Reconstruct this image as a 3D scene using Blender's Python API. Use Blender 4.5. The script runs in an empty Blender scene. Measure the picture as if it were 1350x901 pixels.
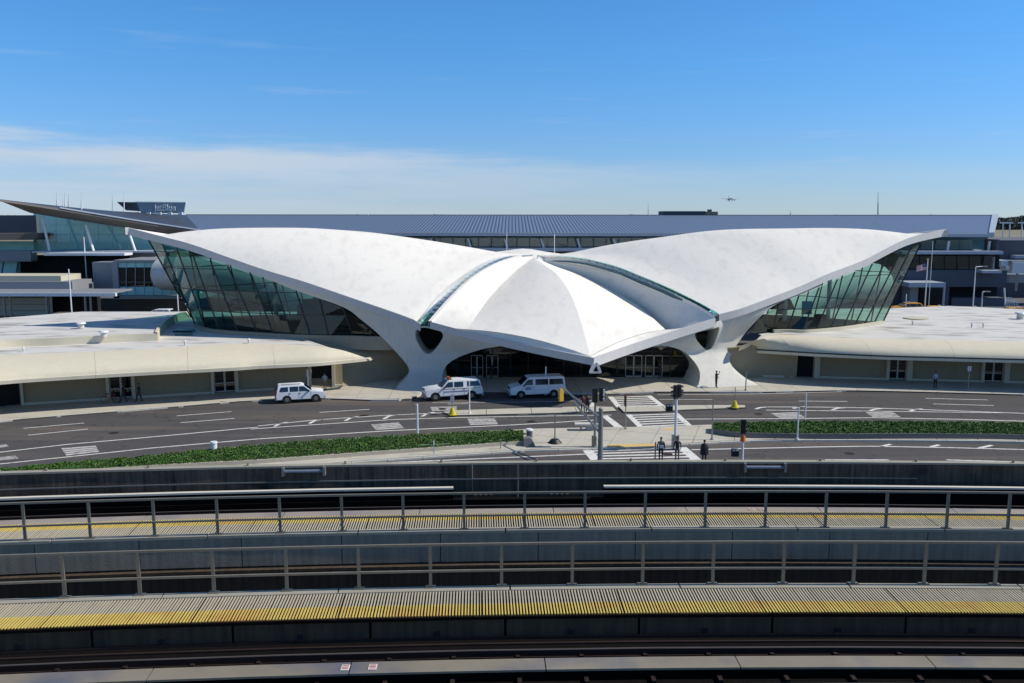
import bpy, bmesh, math, random
from math import radians, sin, cos, tan, atan, pi
from mathutils import Vector, Matrix, geometry
import numpy as np
random.seed(7); rng = np.random.default_rng(7)

# ------------------------------------------------------------------ camera, world, sun, exposure
scn = bpy.context.scene
H, FPX, PITCH = 17.2, 1150.0, radians(8.14)
cam_d = bpy.data.cameras.new('camera'); cam = bpy.data.objects.new('camera', cam_d)
scn.collection.objects.link(cam); scn.camera = cam
cam.location = (0, 0, H); cam.rotation_euler = (pi / 2 - PITCH, 0, 0)
cam_d.sensor_width = 36; cam_d.lens = 36 * FPX / 1350; cam_d.clip_start = 0.5; cam_d.clip_end = 20000
scn.view_settings.view_transform = 'Standard'; scn.view_settings.look = 'None'
scn.view_settings.exposure = 0.0; scn.view_settings.gamma = 1.0
SUN_EL, SUN_AZ = radians(42), radians(1)          # azimuth from +x towards +y
sd = Vector((cos(SUN_EL) * cos(SUN_AZ), cos(SUN_EL) * sin(SUN_AZ), sin(SUN_EL)))
sun_d = bpy.data.lights.new('sun', 'SUN'); sun_d.energy = 4.3; sun_d.angle = radians(0.53); sun_d.color = (1, 0.94, 0.84)
sun = bpy.data.objects.new('sun', sun_d); scn.collection.objects.link(sun)
sun.rotation_euler = sd.to_track_quat('Z', 'Y').to_euler()

world = bpy.data.worlds.new('World'); scn.world = world; world.use_nodes = True
wn, wl = world.node_tree.nodes, world.node_tree.links
wn.clear()
def N(t, **k):
    n = wn.new(t)
    for a, b in k.items(): setattr(n, a, b)
    return n
wout = N('ShaderNodeOutputWorld'); bg = N('ShaderNodeBackground'); bg.inputs[1].default_value = 0.10
sky = N('ShaderNodeTexSky', sky_type='NISHITA', sun_disc=False)
sky.sun_elevation = SUN_EL; sky.sun_rotation = radians(90) - SUN_AZ
sky.altitude = 0; sky.air_density = 1.0; sky.dust_density = 0.0; sky.ozone_density = 3.5
tc = N('ShaderNodeTexCoord'); sep = N('ShaderNodeSeparateXYZ'); wl.new(tc.outputs['Generated'], sep.inputs[0])
def wmath(op, a, b=None, c=None):
    n = N('ShaderNodeMath', operation=op)
    for i, v in enumerate((a, b, c)):
        if v is None: continue
        if isinstance(v, (int, float)): n.inputs[i].default_value = v
        else: wl.new(v, n.inputs[i])
    return n.outputs[0]
def wmap(v, a, b, c=0.0, d=1.0):
    n = N('ShaderNodeMapRange', interpolation_type='SMOOTHSTEP')
    wl.new(v, n.inputs[0])
    for i, x in enumerate((a, b, c, d)): n.inputs[i + 1].default_value = x
    return n.outputs[0]
# clouds: a low thin bank, stretched sideways, thinner to the right
mp = N('ShaderNodeMapping'); mp.inputs['Scale'].default_value = (1.6, 1.6, 17); wl.new(tc.outputs['Generated'], mp.inputs[0])
nz = N('ShaderNodeTexNoise'); nz.inputs['Scale'].default_value = 2.2; nz.inputs['Detail'].default_value = 9; nz.inputs['Roughness'].default_value = 0.62
wl.new(mp.outputs[0], nz.inputs[0])
az = wmath('ARCTAN2', sep.outputs[0], sep.outputs[1])
top = wmath('ADD', wmath('MULTIPLY', az, -0.035), 0.073)
top = wmath('ADD', top, wmath('MULTIPLY', wmath('SUBTRACT', nz.outputs[0], 0.5), 0.05))
dz = wmath('SUBTRACT', top, sep.outputs[2])
body = wmath('MULTIPLY', wmap(dz, -0.002, 0.022), wmap(sep.outputs[2], 0.0, 0.06, 0.55, 1.0))
amt = wmath('MULTIPLY', body, wmap(az, -0.5, 0.5, 1.0, 0.12))
amt = wmath('MULTIPLY', amt, wmap(nz.outputs[0], 0.3, 0.62, 0.35, 1.0))
mp2 = N('ShaderNodeMapping'); mp2.inputs['Scale'].default_value = (3.0, 3.0, 40); wl.new(tc.outputs['Generated'], mp2.inputs[0])
nz2 = N('ShaderNodeTexNoise'); nz2.inputs['Scale'].default_value = 2.0; nz2.inputs['Detail'].default_value = 8; wl.new(mp2.outputs[0], nz2.inputs[0])
wisp = wmath('MULTIPLY', wmap(nz2.outputs[0], 0.58, 0.8), 0.3)
amt = wmath('MAXIMUM', amt, wmath('MULTIPLY', wisp, wmap(sep.outputs[2], 0.0, 0.3, 1.0, 0.0)))
# sky tint picked by colour match, faded out overhead so ambient light is warmer
tint = N('ShaderNodeMix', data_type='RGBA', blend_type='MULTIPLY'); tint.inputs[0].default_value = 1.0
wl.new(sky.outputs[0], tint.inputs[6]); tr = N('ShaderNodeMix', data_type='RGBA'); wl.new(wmap(sep.outputs[2], 0.0, 0.22), tr.inputs[0])
tr.inputs[6].default_value = (0.57, 0.78, 1.22, 1); tr.inputs[7].default_value = (0.47, 0.98, 1.42, 1)
tr2 = N('ShaderNodeMix', data_type='RGBA'); wl.new(wmap(sep.outputs[2], 0.3, 0.8), tr2.inputs[0]); wl.new(tr.outputs[2], tr2.inputs[6])
tr2.inputs[7].default_value = (0.96, 0.97, 0.98, 1); wl.new(tr2.outputs[2], tint.inputs[7])
cm = N('ShaderNodeMix', data_type='RGBA'); wl.new(amt, cm.inputs[0]); wl.new(tint.outputs[2], cm.inputs[6])
cm.inputs[7].default_value = (5.6, 6.5, 7.6, 1)
wl.new(cm.outputs[2], bg.inputs[0]); wl.new(bg.outputs[0], wout.inputs[0])

# ------------------------------------------------------------------ pixel <-> place helpers (photo pixels, 1350x901)
def ray(px, py):
    F = Vector((0, cos(PITCH), -sin(PITCH))); U_ = Vector((0, sin(PITCH), cos(PITCH)))
    return F * FPX + Vector((1, 0, 0)) * (px - 675) + U_ * (450.5 - py)
def U(px, py, D):                                 # point of this ray at distance D along +y
    r = ray(px, py); t = D / r.y
    return Vector((r.x * t, D, H + r.z * t))
def Gz(px, py, z=0.0):                            # point of this ray at height z
    r = ray(px, py); t = (z - H) / r.z
    return Vector((r.x * t, r.y * t, z))
def Dz(py, z=0.0): return Gz(675, py, z).y
def lerp(a, b, t): return a + (b - a) * t
def interp(x, pts):                               # piecewise linear, extrapolating
    if x <= pts[0][0]: (a, b) = pts[0], pts[1]
    elif x >= pts[-1][0]: (a, b) = pts[-2], pts[-1]
    else:
        for a, b in zip(pts, pts[1:]):
            if a[0] <= x <= b[0]: break
    t = (x - a[0]) / (b[0] - a[0])
    return a[1] + (b[1] - a[1]) * t
def spline(pts, n):                               # Catmull-Rom, evenly spaced by length, n points
    P = [Vector(p) for p in pts]
    P = [P[0] * 2 - P[1]] + P + [P[-1] * 2 - P[-2]]
    out = []
    for i in range(1, len(P) - 2):
        for k in range(12):
            t = k / 12; a, b, c, d = P[i - 1:i + 3]
            out.append(0.5 * ((2 * b) + (c - a) * t + (2 * a - 5 * b + 4 * c - d) * t * t + (3 * b - 3 * c + d - a) * t ** 3))
    out.append(P[-2])
    L = [0]
    for a, b in zip(out, out[1:]): L.append(L[-1] + (b - a).length)
    res, j = [], 0
    for k in range(n):
        s = L[-1] * k / (n - 1)
        while j < len(L) - 2 and L[j + 1] < s: j += 1
        t = (s - L[j]) / max(1e-9, L[j + 1] - L[j])
        res.append(out[j].lerp(out[j + 1], min(1, max(0, t))))
    return res

# ------------------------------------------------------------------ materials
def srgb(r, g, b):
    f = lambda c: (c / 255 / 12.92) if c / 255 <= 0.04045 else ((c / 255 + 0.055) / 1.055) ** 2.4
    return (f(r), f(g), f(b))
MATS = {}
def mat(name, col, rough=0.8, metal=0.0, var=0.12, scale=3.0, bump=0.0, bscale=40.0, streak=0.0, stain=None, stain_amt=0.0, stain_scale=0.4, spec=0.5, stretch=(1, 1, 1), patchy=False):
    if name in MATS: return MATS[name]
    m = bpy.data.materials.new(name); m.use_nodes = True; nt = m.node_tree; nd, lk = nt.nodes, nt.links
    b = nd['Principled BSDF']; b.inputs['Roughness'].default_value = rough; b.inputs['Metallic'].default_value = metal
    b.inputs['Specular IOR Level'].default_value = spec
    g = nd.new('ShaderNodeNewGeometry')
    src = g.outputs['Position']
    mpn = nd.new('ShaderNodeMapping'); mpn.inputs['Scale'].default_value = stretch; lk.new(src, mpn.inputs[0]); src = mpn.outputs[0]
    n1 = nd.new('ShaderNodeTexNoise'); n1.inputs['Scale'].default_value = scale; n1.inputs['Detail'].default_value = 8; n1.inputs['Roughness'].default_value = 0.65
    lk.new(src, n1.inputs[0])
    mr = nd.new('ShaderNodeMapRange'); lk.new(n1.outputs[0], mr.inputs[0])
    mr.inputs[1].default_value = 0.25; mr.inputs[2].default_value = 0.75; mr.inputs[3].default_value = 1 - var; mr.inputs[4].default_value = 1 + var
    mx = nd.new('ShaderNodeMix'); mx.data_type = 'RGBA'; mx.blend_type = 'MULTIPLY'; mx.inputs[0].default_value = 1
    mx.inputs[6].default_value = (*col, 1); lk.new(mr.outputs[0], mx.inputs[7])
    out = mx.outputs[2]
    if stain_amt:
        n2 = nd.new('ShaderNodeTexNoise'); n2.inputs['Scale'].default_value = stain_scale; n2.inputs['Detail'].default_value = 6
        lk.new(src, n2.inputs[0])
        m2 = nd.new('ShaderNodeMapRange'); m2.inputs[1].default_value = 0.5; m2.inputs[2].default_value = 0.72; m2.inputs[4].default_value = stain_amt
        lk.new(n2.outputs[0], m2.inputs[0])
        x2 = nd.new('ShaderNodeMix'); x2.data_type = 'RGBA'; lk.new(m2.outputs[0], x2.inputs[0]); lk.new(out, x2.inputs[6]); x2.inputs[7].default_value = (*stain, 1)
        out = x2.outputs[2]
    if patchy:                                     # oil drips and sealed cracks
        v = nd.new('ShaderNodeTexVoronoi'); v.feature = 'DISTANCE_TO_EDGE'; v.inputs['Scale'].default_value = .16
        nn_ = nd.new('ShaderNodeTexNoise'); nn_.inputs['Scale'].default_value = .8; lk.new(g.outputs['Position'], nn_.inputs[0])
        vm = nd.new('ShaderNodeVectorMath'); vm.operation = 'MULTIPLY_ADD'; lk.new(nn_.outputs[1], vm.inputs[0]); vm.inputs[1].default_value = (2.5, 2.5, 0); lk.new(g.outputs['Position'], vm.inputs[2]); lk.new(vm.outputs[0], v.inputs[0])
        mc = nd.new('ShaderNodeMapRange'); mc.inputs[1].default_value = .004; mc.inputs[2].default_value = .012; mc.inputs[3].default_value = .75; mc.inputs[4].default_value = 1; lk.new(v.outputs[0], mc.inputs[0])
        n6 = nd.new('ShaderNodeTexNoise'); n6.inputs['Scale'].default_value = .9; n6.inputs['Detail'].default_value = 3; lk.new(g.outputs['Position'], n6.inputs[0])
        m6 = nd.new('ShaderNodeMapRange'); m6.inputs[1].default_value = .62; m6.inputs[2].default_value = .74; m6.inputs[3].default_value = 1; m6.inputs[4].default_value = .72; lk.new(n6.outputs[0], m6.inputs[0])
        pm = nd.new('ShaderNodeMath'); pm.operation = 'MULTIPLY'; lk.new(mc.outputs[0], pm.inputs[0]); lk.new(m6.outputs[0], pm.inputs[1])
        x6 = nd.new('ShaderNodeMix'); x6.data_type = 'RGBA'; x6.blend_type = 'MULTIPLY'; x6.inputs[0].default_value = 1; lk.new(out, x6.inputs[6]); lk.new(pm.outputs[0], x6.inputs[7]); out = x6.outputs[2]
    if streak:                                     # vertical water streaks
        m3 = nd.new('ShaderNodeMapping'); m3.inputs['Scale'].default_value = (5, 5, 0.35); lk.new(g.outputs['Position'], m3.inputs[0])
        n3 = nd.new('ShaderNodeTexNoise'); n3.inputs['Scale'].default_value = 1.6; n3.inputs['Detail'].default_value = 5; lk.new(m3.outputs[0], n3.inputs[0])
        r3 = nd.new('ShaderNodeMapRange'); r3.inputs[1].default_value = 0.35; r3.inputs[2].default_value = 0.7; r3.inputs[3].default_value = 1.0; r3.inputs[4].default_value = 1 - streak
        lk.new(n3.outputs[0], r3.inputs[0])
        x3 = nd.new('ShaderNodeMix'); x3.data_type = 'RGBA'; x3.blend_type = 'MULTIPLY'; x3.inputs[0].default_value = 1; lk.new(out, x3.inputs[6]); lk.new(r3.outputs[0], x3.inputs[7]); out = x3.outputs[2]
    lk.new(out, b.inputs['Base Color'])
    if bump:
        n4 = nd.new('ShaderNodeTexNoise'); n4.inputs['Scale'].default_value = bscale; n4.inputs['Detail'].default_value = 5; lk.new(g.outputs['Position'], n4.inputs[0])
        bp = nd.new('ShaderNodeBump'); bp.inputs['Strength'].default_value = bump; bp.inputs['Distance'].default_value = 0.05
        lk.new(n4.outputs[0], bp.inputs['Height']); lk.new(bp.outputs[0], b.inputs['Normal'])
    m.diffuse_color = (*col, 1); MATS[name] = m
    return m
def glass(name, tint, refl=0.12, rough=0.02, gl=(0.85, 0.95, 0.95), fres=1.35):
    if name in MATS: return MATS[name]
    m = bpy.data.materials.new(name); m.use_nodes = True; nd, lk = m.node_tree.nodes, m.node_tree.links; nd.clear()
    o = nd.new('ShaderNodeOutputMaterial'); t = nd.new('ShaderNodeBsdfTransparent'); t.inputs[0].default_value = (*tint, 1)
    g = nd.new('ShaderNodeBsdfGlossy'); g.inputs['Color'].default_value = (*gl, 1); g.inputs['Roughness'].default_value = rough
    f = nd.new('ShaderNodeFresnel'); f.inputs[0].default_value = fres
    a = nd.new('ShaderNodeMath'); a.operation = 'ADD'; a.inputs[1].default_value = refl; a.use_clamp = True; lk.new(f.outputs[0], a.inputs[0])
    x = nd.new('ShaderNodeMixShader'); lk.new(a.outputs[0], x.inputs[0]); lk.new(t.outputs[0], x.inputs[1]); lk.new(g.outputs[0], x.inputs[2])
    lk.new(x.outputs[0], o.inputs[0]); MATS[name] = m
    return m
M_SHELL = mat('shell_concrete', srgb(238, 233, 222), 0.9, var=0.07, scale=7, bump=0.3, bscale=14, stain=srgb(206, 200, 188), stain_amt=0.32, stain_scale=1.1, stretch=(1, .35, 1))
M_FASCIA = mat('fascia_concrete', srgb(205, 203, 200), 0.85, var=0.05, scale=2, streak=0.08)
M_PIER = mat('pier_concrete', srgb(212, 210, 200), 0.9, var=0.06, scale=1.5, streak=0.12)
M_LIP = mat('lip_concrete', srgb(216, 207, 182), 0.9, var=0.05, scale=1.2, streak=0.06)
M_ROOFMEM = mat('roof_membrane', srgb(210, 207, 200), 0.85, var=0.08, scale=0.5, stain=srgb(112, 106, 98), stain_amt=0.7, stain_scale=0.22, stretch=(1, 3, 1))
M_SILLSH = mat('shaded_sill_concrete', srgb(158, 150, 130), 0.9, var=0.06, scale=1.5, streak=0.12)  # darker beige copy with the wing's shade put into it
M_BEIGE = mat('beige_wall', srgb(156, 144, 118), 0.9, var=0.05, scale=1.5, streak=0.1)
M_BEIGE2 = mat('beige_trim', srgb(196, 190, 168), 0.85, var=0.04)
M_ASPH = mat('asphalt', srgb(82, 79, 78), 0.93, var=0.14, scale=0.7, bump=0.25, bscale=30, stain=srgb(112, 102, 92), stain_amt=0.85, stain_scale=0.3, stretch=(0.12, 1.3, 1), spec=0.25, patchy=True)
M_GROUND = mat('ground_far', srgb(128, 122, 98), 0.95, var=0.2, scale=0.02, stain=srgb(150, 138, 100), stain_amt=0.6, stain_scale=0.01)
M_APRON = mat('apron', srgb(96, 94, 92), 0.95, var=0.15, scale=0.3)
M_WALK = mat('pavement_concrete', srgb(190, 184, 168), 0.92, var=0.07, scale=1.2, bump=0.1, stain=srgb(150, 144, 132), stain_amt=0.35, stain_scale=0.5)
M_KERB = mat('kerb_concrete', srgb(200, 196, 184), 0.9, var=0.08, scale=2)
M_JOINT = mat('joint_dark', srgb(95, 90, 80), 0.95)
M_PAINT = mat('road_paint', srgb(222, 220, 212), 0.8, var=0.1, scale=6, stain=srgb(140, 138, 134), stain_amt=0.6, stain_scale=2.5)
M_PAINTW = mat('worn_paint', srgb(190, 186, 180), 0.9, var=0.25, scale=5, stain=srgb(100, 96, 94), stain_amt=0.9, stain_scale=2.2)
M_YPAINT = mat('yellow_paint', srgb(214, 180, 112), 0.85, var=0.1, scale=5)
M_RUST = mat('rust_stain', srgb(122, 96, 78), 0.95, var=0.2, scale=1)
M_MULL = mat('dark_mullion', srgb(38, 44, 46), 0.5, var=0.05)
M_ALU = mat('aluminium_frame', srgb(178, 178, 172), 0.45, metal=0.3, var=0.05)
M_STEEL = mat('galvanised_steel', srgb(150, 150, 146), 0.45, metal=0.55, var=0.1, scale=6)
M_STEELD = mat('weathered_rail_paint', srgb(136, 128, 112), 0.55, metal=0.3, var=0.12, scale=5)
M_GREYC_ = mat('screen_grey', srgb(120, 126, 128), .6)
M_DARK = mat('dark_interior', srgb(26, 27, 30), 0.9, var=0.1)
M_BLACK = mat('black_paint', srgb(24, 24, 26), 0.5)
M_YEL = mat('signal_yellow', srgb(222, 176, 60), 0.6, var=0.05)
M_ORANGE = mat('orange', srgb(214, 110, 40), 0.6)
M_WHITE = mat('white_paint', srgb(228, 230, 232), 0.35, var=0.02)
M_WHITEM = mat('white_metal', srgb(226, 228, 228), 0.5, var=0.04)
M_RED = mat('red_paint', srgb(150, 44, 40), 0.6)
M_BROWN = mat('sign_brown', srgb(96, 56, 48), 0.6)
M_T5ROOF = None
M_T5WALL = mat('grey_cladding', srgb(150, 152, 154), 0.6, metal=0.2, var=0.06, scale=2)
M_T5DARK = mat('slate_cladding', srgb(80, 86, 96), 0.8, var=0.08, scale=1)
M_T5BAND = mat('pale_eave', srgb(176, 184, 194), 0.6, metal=0.2, var=0.05)
M_T5SOFF = mat('soffit_brown', srgb(104, 98, 94), 0.7, metal=0.0, var=0.05)
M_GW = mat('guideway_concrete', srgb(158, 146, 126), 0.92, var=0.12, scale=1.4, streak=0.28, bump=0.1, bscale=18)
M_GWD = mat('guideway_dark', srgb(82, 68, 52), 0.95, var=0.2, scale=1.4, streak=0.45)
M_PARA = mat('parapet_stained', srgb(112, 96, 80), 0.95, var=0.25, scale=1.6, streak=0.6, stain=srgb(50, 46, 46), stain_amt=0.8, stain_scale=0.9)
M_BED = mat('track_bed', srgb(17, 14, 13), 0.95, var=0.3, scale=3, spec=.1)  # shade over the tracks is put into this near-black colour
M_RAIL = mat('rusty_rail', srgb(62, 50, 46), 0.6, metal=0.5, var=0.2, scale=8)
M_RAILT = mat('worn_rail_head', srgb(150, 140, 134), 0.35, metal=0.8, var=0.1)
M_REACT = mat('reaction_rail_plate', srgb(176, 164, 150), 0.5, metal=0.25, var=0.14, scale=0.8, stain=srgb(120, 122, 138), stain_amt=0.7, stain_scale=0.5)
M_REACTSH = mat('reaction_plate_shaded', srgb(158, 146, 124), 0.45, metal=0.3, var=0.16, scale=0.8, stain=srgb(92, 100, 124), stain_amt=0.8, stain_scale=0.5)  # near plate copy, sky-lit shade put into its darker bluish tones
M_COVER = mat('power_rail_cover', srgb(214, 206, 190), 0.7, var=0.08, scale=2)
M_GRATE = mat('grating_grey', srgb(184, 174, 150), 0.6, var=0.08, scale=2)
M_GRATEY = mat('grating_yellow', srgb(212, 186, 96), 0.6, var=0.12, scale=2, stain=srgb(200, 130, 70), stain_amt=0.5, stain_scale=0.8)
M_RUBBER = mat('tyre', srgb(30, 30, 31), 0.9)
M_CARGL = mat('car_glass', srgb(26, 30, 34), 0.08, var=0.0, spec=0.8)
M_LAMP = mat('lamp_glass', srgb(210, 212, 214), 0.15)
M_TAIL = mat('tail_lamp', srgb(130, 20, 18), 0.3)
M_TAXI = mat('taxi_yellow', srgb(224, 164, 40), 0.4)
M_TEALP = glass('teal_pane', (0.30, 0.52, 0.50), 0.05)
M_TEALD = glass('dark_teal_pane', (0.36, 0.58, 0.55), 0.03)
M_GREENP = glass('green_pane', (0.54, 0.74, 0.67), 0.03)
M_T5GL = glass('terminal_glass', (0.8, 0.96, 0.95), 0.06, 0.05)
M_SKYL = glass('skylight_pane', (0.55, 0.82, 0.82), 0.0, 0.35, fres=1.18)
M_WELL = mat('skylight_lining', srgb(62, 92, 94), .8)
M_SMOKE = glass('smoked_glass', (0.25, 0.28, 0.29), 0.03)
def foliage(name, cols):
    m = bpy.data.materials.new(name); m.use_nodes = True; nd, lk = m.node_tree.nodes, m.node_tree.links
    b = nd['Principled BSDF']; b.inputs['Roughness'].default_value = 0.65; b.inputs['Specular IOR Level'].default_value = 0.25
    g = nd.new('ShaderNodeNewGeometry'); r = nd.new('ShaderNodeValToRGB'); lk.new(g.outputs['Random Per Island'], r.inputs[0])
    r.color_ramp.elements[0].color = (*cols[0], 1); r.color_ramp.elements[1].color = (*cols[-1], 1)
    for i, c in enumerate(cols[1:-1]): e = r.color_ramp.elements.new((i + 1) / (len(cols) - 1)); e.color = (*c, 1)
    lk.new(r.outputs[0], b.inputs['Base Color']); MATS[name] = m
    return m
M_LEAF = foliage('groundcover_leaf', [(0.025, 0.075, 0.014), (0.06, 0.16, 0.025), (0.11, 0.22, 0.04), (0.04, 0.11, 0.02), (0.11, 0.12, 0.05)])
M_TREE = foliage('hazy_tree_leaf', [(0.06, 0.08, 0.075), (0.08, 0.10, 0.085), (0.10, 0.12, 0.10)])  # paled leaf tones, distance haze put into the colour
def t5roof():
    m = bpy.data.materials.new('standing_seam_metal'); m.use_nodes = True; nd, lk = m.node_tree.nodes, m.node_tree.links
    b = nd['Principled BSDF']; b.inputs['Roughness'].default_value = 0.42; b.inputs['Metallic'].default_value = 0.35
    g = nd.new('ShaderNodeNewGeometry')
    w = nd.new('ShaderNodeTexWave'); w.inputs['Scale'].default_value = 0.5; w.bands_direction = 'X'; w.inputs['Distortion'].default_value = 0
    lk.new(g.outputs['Position'], w.inputs[0])
    r = nd.new('ShaderNodeValToRGB'); lk.new(w.outputs[1], r.inputs[0])
    r.color_ramp.elements[0].color = (*srgb(60, 66, 76), 1); r.color_ramp.elements[1].color = (*srgb(136, 144, 158), 1)
    r.color_ramp.elements[0].position = 0.05; r.color_ramp.elements[1].position = 0.4
    lk.new(r.outputs[0], b.inputs['Base Color'])
    bp = nd.new('ShaderNodeBump'); bp.inputs['Strength'].default_value = 0.5; bp.inputs['Distance'].default_value = 0.08; lk.new(w.outputs[1], bp.inputs['Height']); lk.new(bp.outputs[0], b.inputs['Normal'])
    return m
M_T5ROOF = t5roof()

# ------------------------------------------------------------------ object helpers
COL = scn.collection
def tag(o, label=None, cat=None, group=None, kind=None):
    for k, v in (('label', label), ('category', cat), ('group', group), ('kind', kind)):
        if v: o[k] = v
    return o
def thing(name, loc=(0, 0, 0), label=None, cat=None, group=None, rz=0.0):
    o = bpy.data.objects.new(name, None); COL.objects.link(o); o.location = loc; o.rotation_euler = (0, 0, rz)
    o.empty_display_size = 0.3
    return tag(o, label, cat, group)
def wmat(o):
    m = Matrix.LocRotScale(o.location, o.rotation_euler, o.scale)
    return wmat(o.parent) @ m if o.parent else m
class MB:
    def __init__(s): s.v, s.f, s.m = [], [], []
    def add(s, vs, fs, mi=0):
        b = len(s.v); s.v += [Vector(p) for p in vs]; s.f += [[b + i for i in f] for f in fs]; s.m += [mi] * len(fs); return s
    def quad(s, a, b, c, d, mi=0): return s.add([a, b, c, d], [[0, 1, 2, 3]], mi)
    def hexa(s, A, B, mi=0):                       # two matching quads joined to a solid
        return s.add(list(A) + list(B), [[3, 2, 1, 0], [4, 5, 6, 7], [0, 1, 5, 4], [1, 2, 6, 5], [2, 3, 7, 6], [3, 0, 4, 7]], mi)
    def box(s, c, d, rz=0.0, mi=0):
        x, y, z = d[0] / 2, d[1] / 2, d[2] / 2; R = Matrix.Rotation(rz, 3, 'Z'); c = Vector(c)
        P = lambda sz: [c + R @ Vector((sx * x, sy * y, sz * z)) for sx, sy in ((-1, -1), (1, -1), (1, 1), (-1, 1))]
        return s.hexa(P(-1), P(1), mi)
    def prism(s, poly, vec, mi=0):                 # planar polygon extruded by vec
        n = len(poly); vec = Vector(vec); A = [Vector(p) for p in poly]; B = [p + vec for p in A]
        return s.add(A + B, [list(range(n))[::-1], list(range(n, 2 * n))] + [[i, (i + 1) % n, n + (i + 1) % n, n + i] for i in range(n)], mi)
    def tube(s, p, q, r, r2=None, n=8, mi=0):
        p, q = Vector(p), Vector(q); r2 = r if r2 is None else r2; d = (q - p).normalized()
        a = d.orthogonal().normalized(); b = d.cross(a); vs = []
        for c, rr in ((p, r), (q, r2)): vs += [c + (a * cos(2 * pi * k / n) + b * sin(2 * pi * k / n)) * rr for k in range(n)]
        return s.add(vs, [[k, (k + 1) % n, n + (k + 1) % n, n + k] for k in range(n)] + [list(range(n))[::-1], list(range(n, 2 * n))], mi)
    def grid(s, rows, mi=0, flip=False):
        n = len(rows[0]); vs = [p for r in rows for p in r]; fs = []
        for i in range(len(rows) - 1):
            for j in range(n - 1):
                q = [i * n + j, i * n + j + 1, (i + 1) * n + j + 1, (i + 1) * n + j]
                fs.append(q[::-1] if flip else q)
        return s.add(vs, fs, mi)
    def build(s, name, mats, parent=None, smooth=False, local=False, sharp=None, bevel=0.0):
        if not isinstance(mats, (list, tuple)): mats = [mats]
        me = bpy.data.meshes.new(name)
        vs = s.v
        if parent is not None and not local:
            I = wmat(parent).inverted(); vs = [I @ p for p in s.v]
        me.from_pydata([tuple(p) for p in vs], [], s.f)
        for m in mats: me.materials.append(m)
        me.polygons.foreach_set('material_index', s.m)
        if smooth or bevel:
            bm = bmesh.new(); bm.from_mesh(me); bmesh.ops.remove_doubles(bm, verts=bm.verts, dist=1e-4)
            bmesh.ops.recalc_face_normals(bm, faces=bm.faces)
            if bevel: bmesh.ops.bevel(bm, geom=bm.edges[:], offset=bevel, segments=2, affect='EDGES', clamp_overlap=True)
            bm.to_mesh(me); bm.free()
            if smooth:
                me.polygons.foreach_set('use_smooth', [True] * len(me.polygons))
                me.set_sharp_from_angle(angle=radians(sharp or 35))
        me.update(); o = bpy.data.objects.new(name, me); COL.objects.link(o); o.parent = parent
        return o
def children(o): return [c for c in bpy.data.objects if c.parent == o]
def copy_tree(o, parent=None, kids=None):
    kids = kids if kids is not None else {}
    c = o.copy(); COL.objects.link(c); c.parent = parent
    for ch in list(o.children): copy_tree(ch, c)
    return c
def struct(name, mb, m, **k): return tag(mb.build(name, m, **k), kind='structure')
def cut_cells(poly, z0, z1, step, rot, name, m, parent, gap=0.03, jx=0.0, keep=None):
    """split a flat polygon into slabs, each an object"""
    bm = bmesh.new(); vs = [bm.verts.new((p[0], p[1], z1)) for p in poly]; bm.faces.new(vs)
    R = Matrix.Rotation(rot, 3, 'Z'); ext = 200
    for ax in (0, 1):
        nrm = R @ Vector((1, 0, 0) if ax == 0 else (0, 1, 0)); st = step[ax]
        ds = [nrm.dot(Vector((p[0], p[1], 0))) for p in poly]
        k = math.floor(min(ds) / st)
        while k * st < max(ds):
            bmesh.ops.bisect_plane(bm, geom=bm.verts[:] + bm.edges[:] + bm.faces[:], plane_co=nrm * (k * st + jx), plane_no=nrm)
            k += 1
    n = 0
    for f in bm.faces:
        P = [v.co.copy() for v in f.verts]; c = sum(P, Vector()) / len(P)
        if f.calc_area() < 0.15: continue
        if f.normal.z < 0: P = P[::-1]
        P = [p + (c - p).normalized() * gap for p in P]
        o = MB().prism([Vector((p.x, p.y, z0)) for p in P], (0, 0, z1 - z0)).build(name, m, parent); n += 1
    bm.free(); return n

# ------------------------------------------------------------------ ground, roads, pavements
mb = MB(); mb.grid([[Vector((x, y, -0.25)) for x in np.linspace(-4000, 4000, 9)] for y in np.linspace(-300, 9000, 9)]); struct('ground', mb, M_GROUND)
mb = MB(); mb.box((0, 10, -0.13), (1100, 640, 0.1)); struct('airport_apron', mb, M_APRON)
mb = MB(); mb.box((0, 66, -0.04), (240, 84, 0.08)); ROAD = struct('road', mb, M_ASPH)

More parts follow.
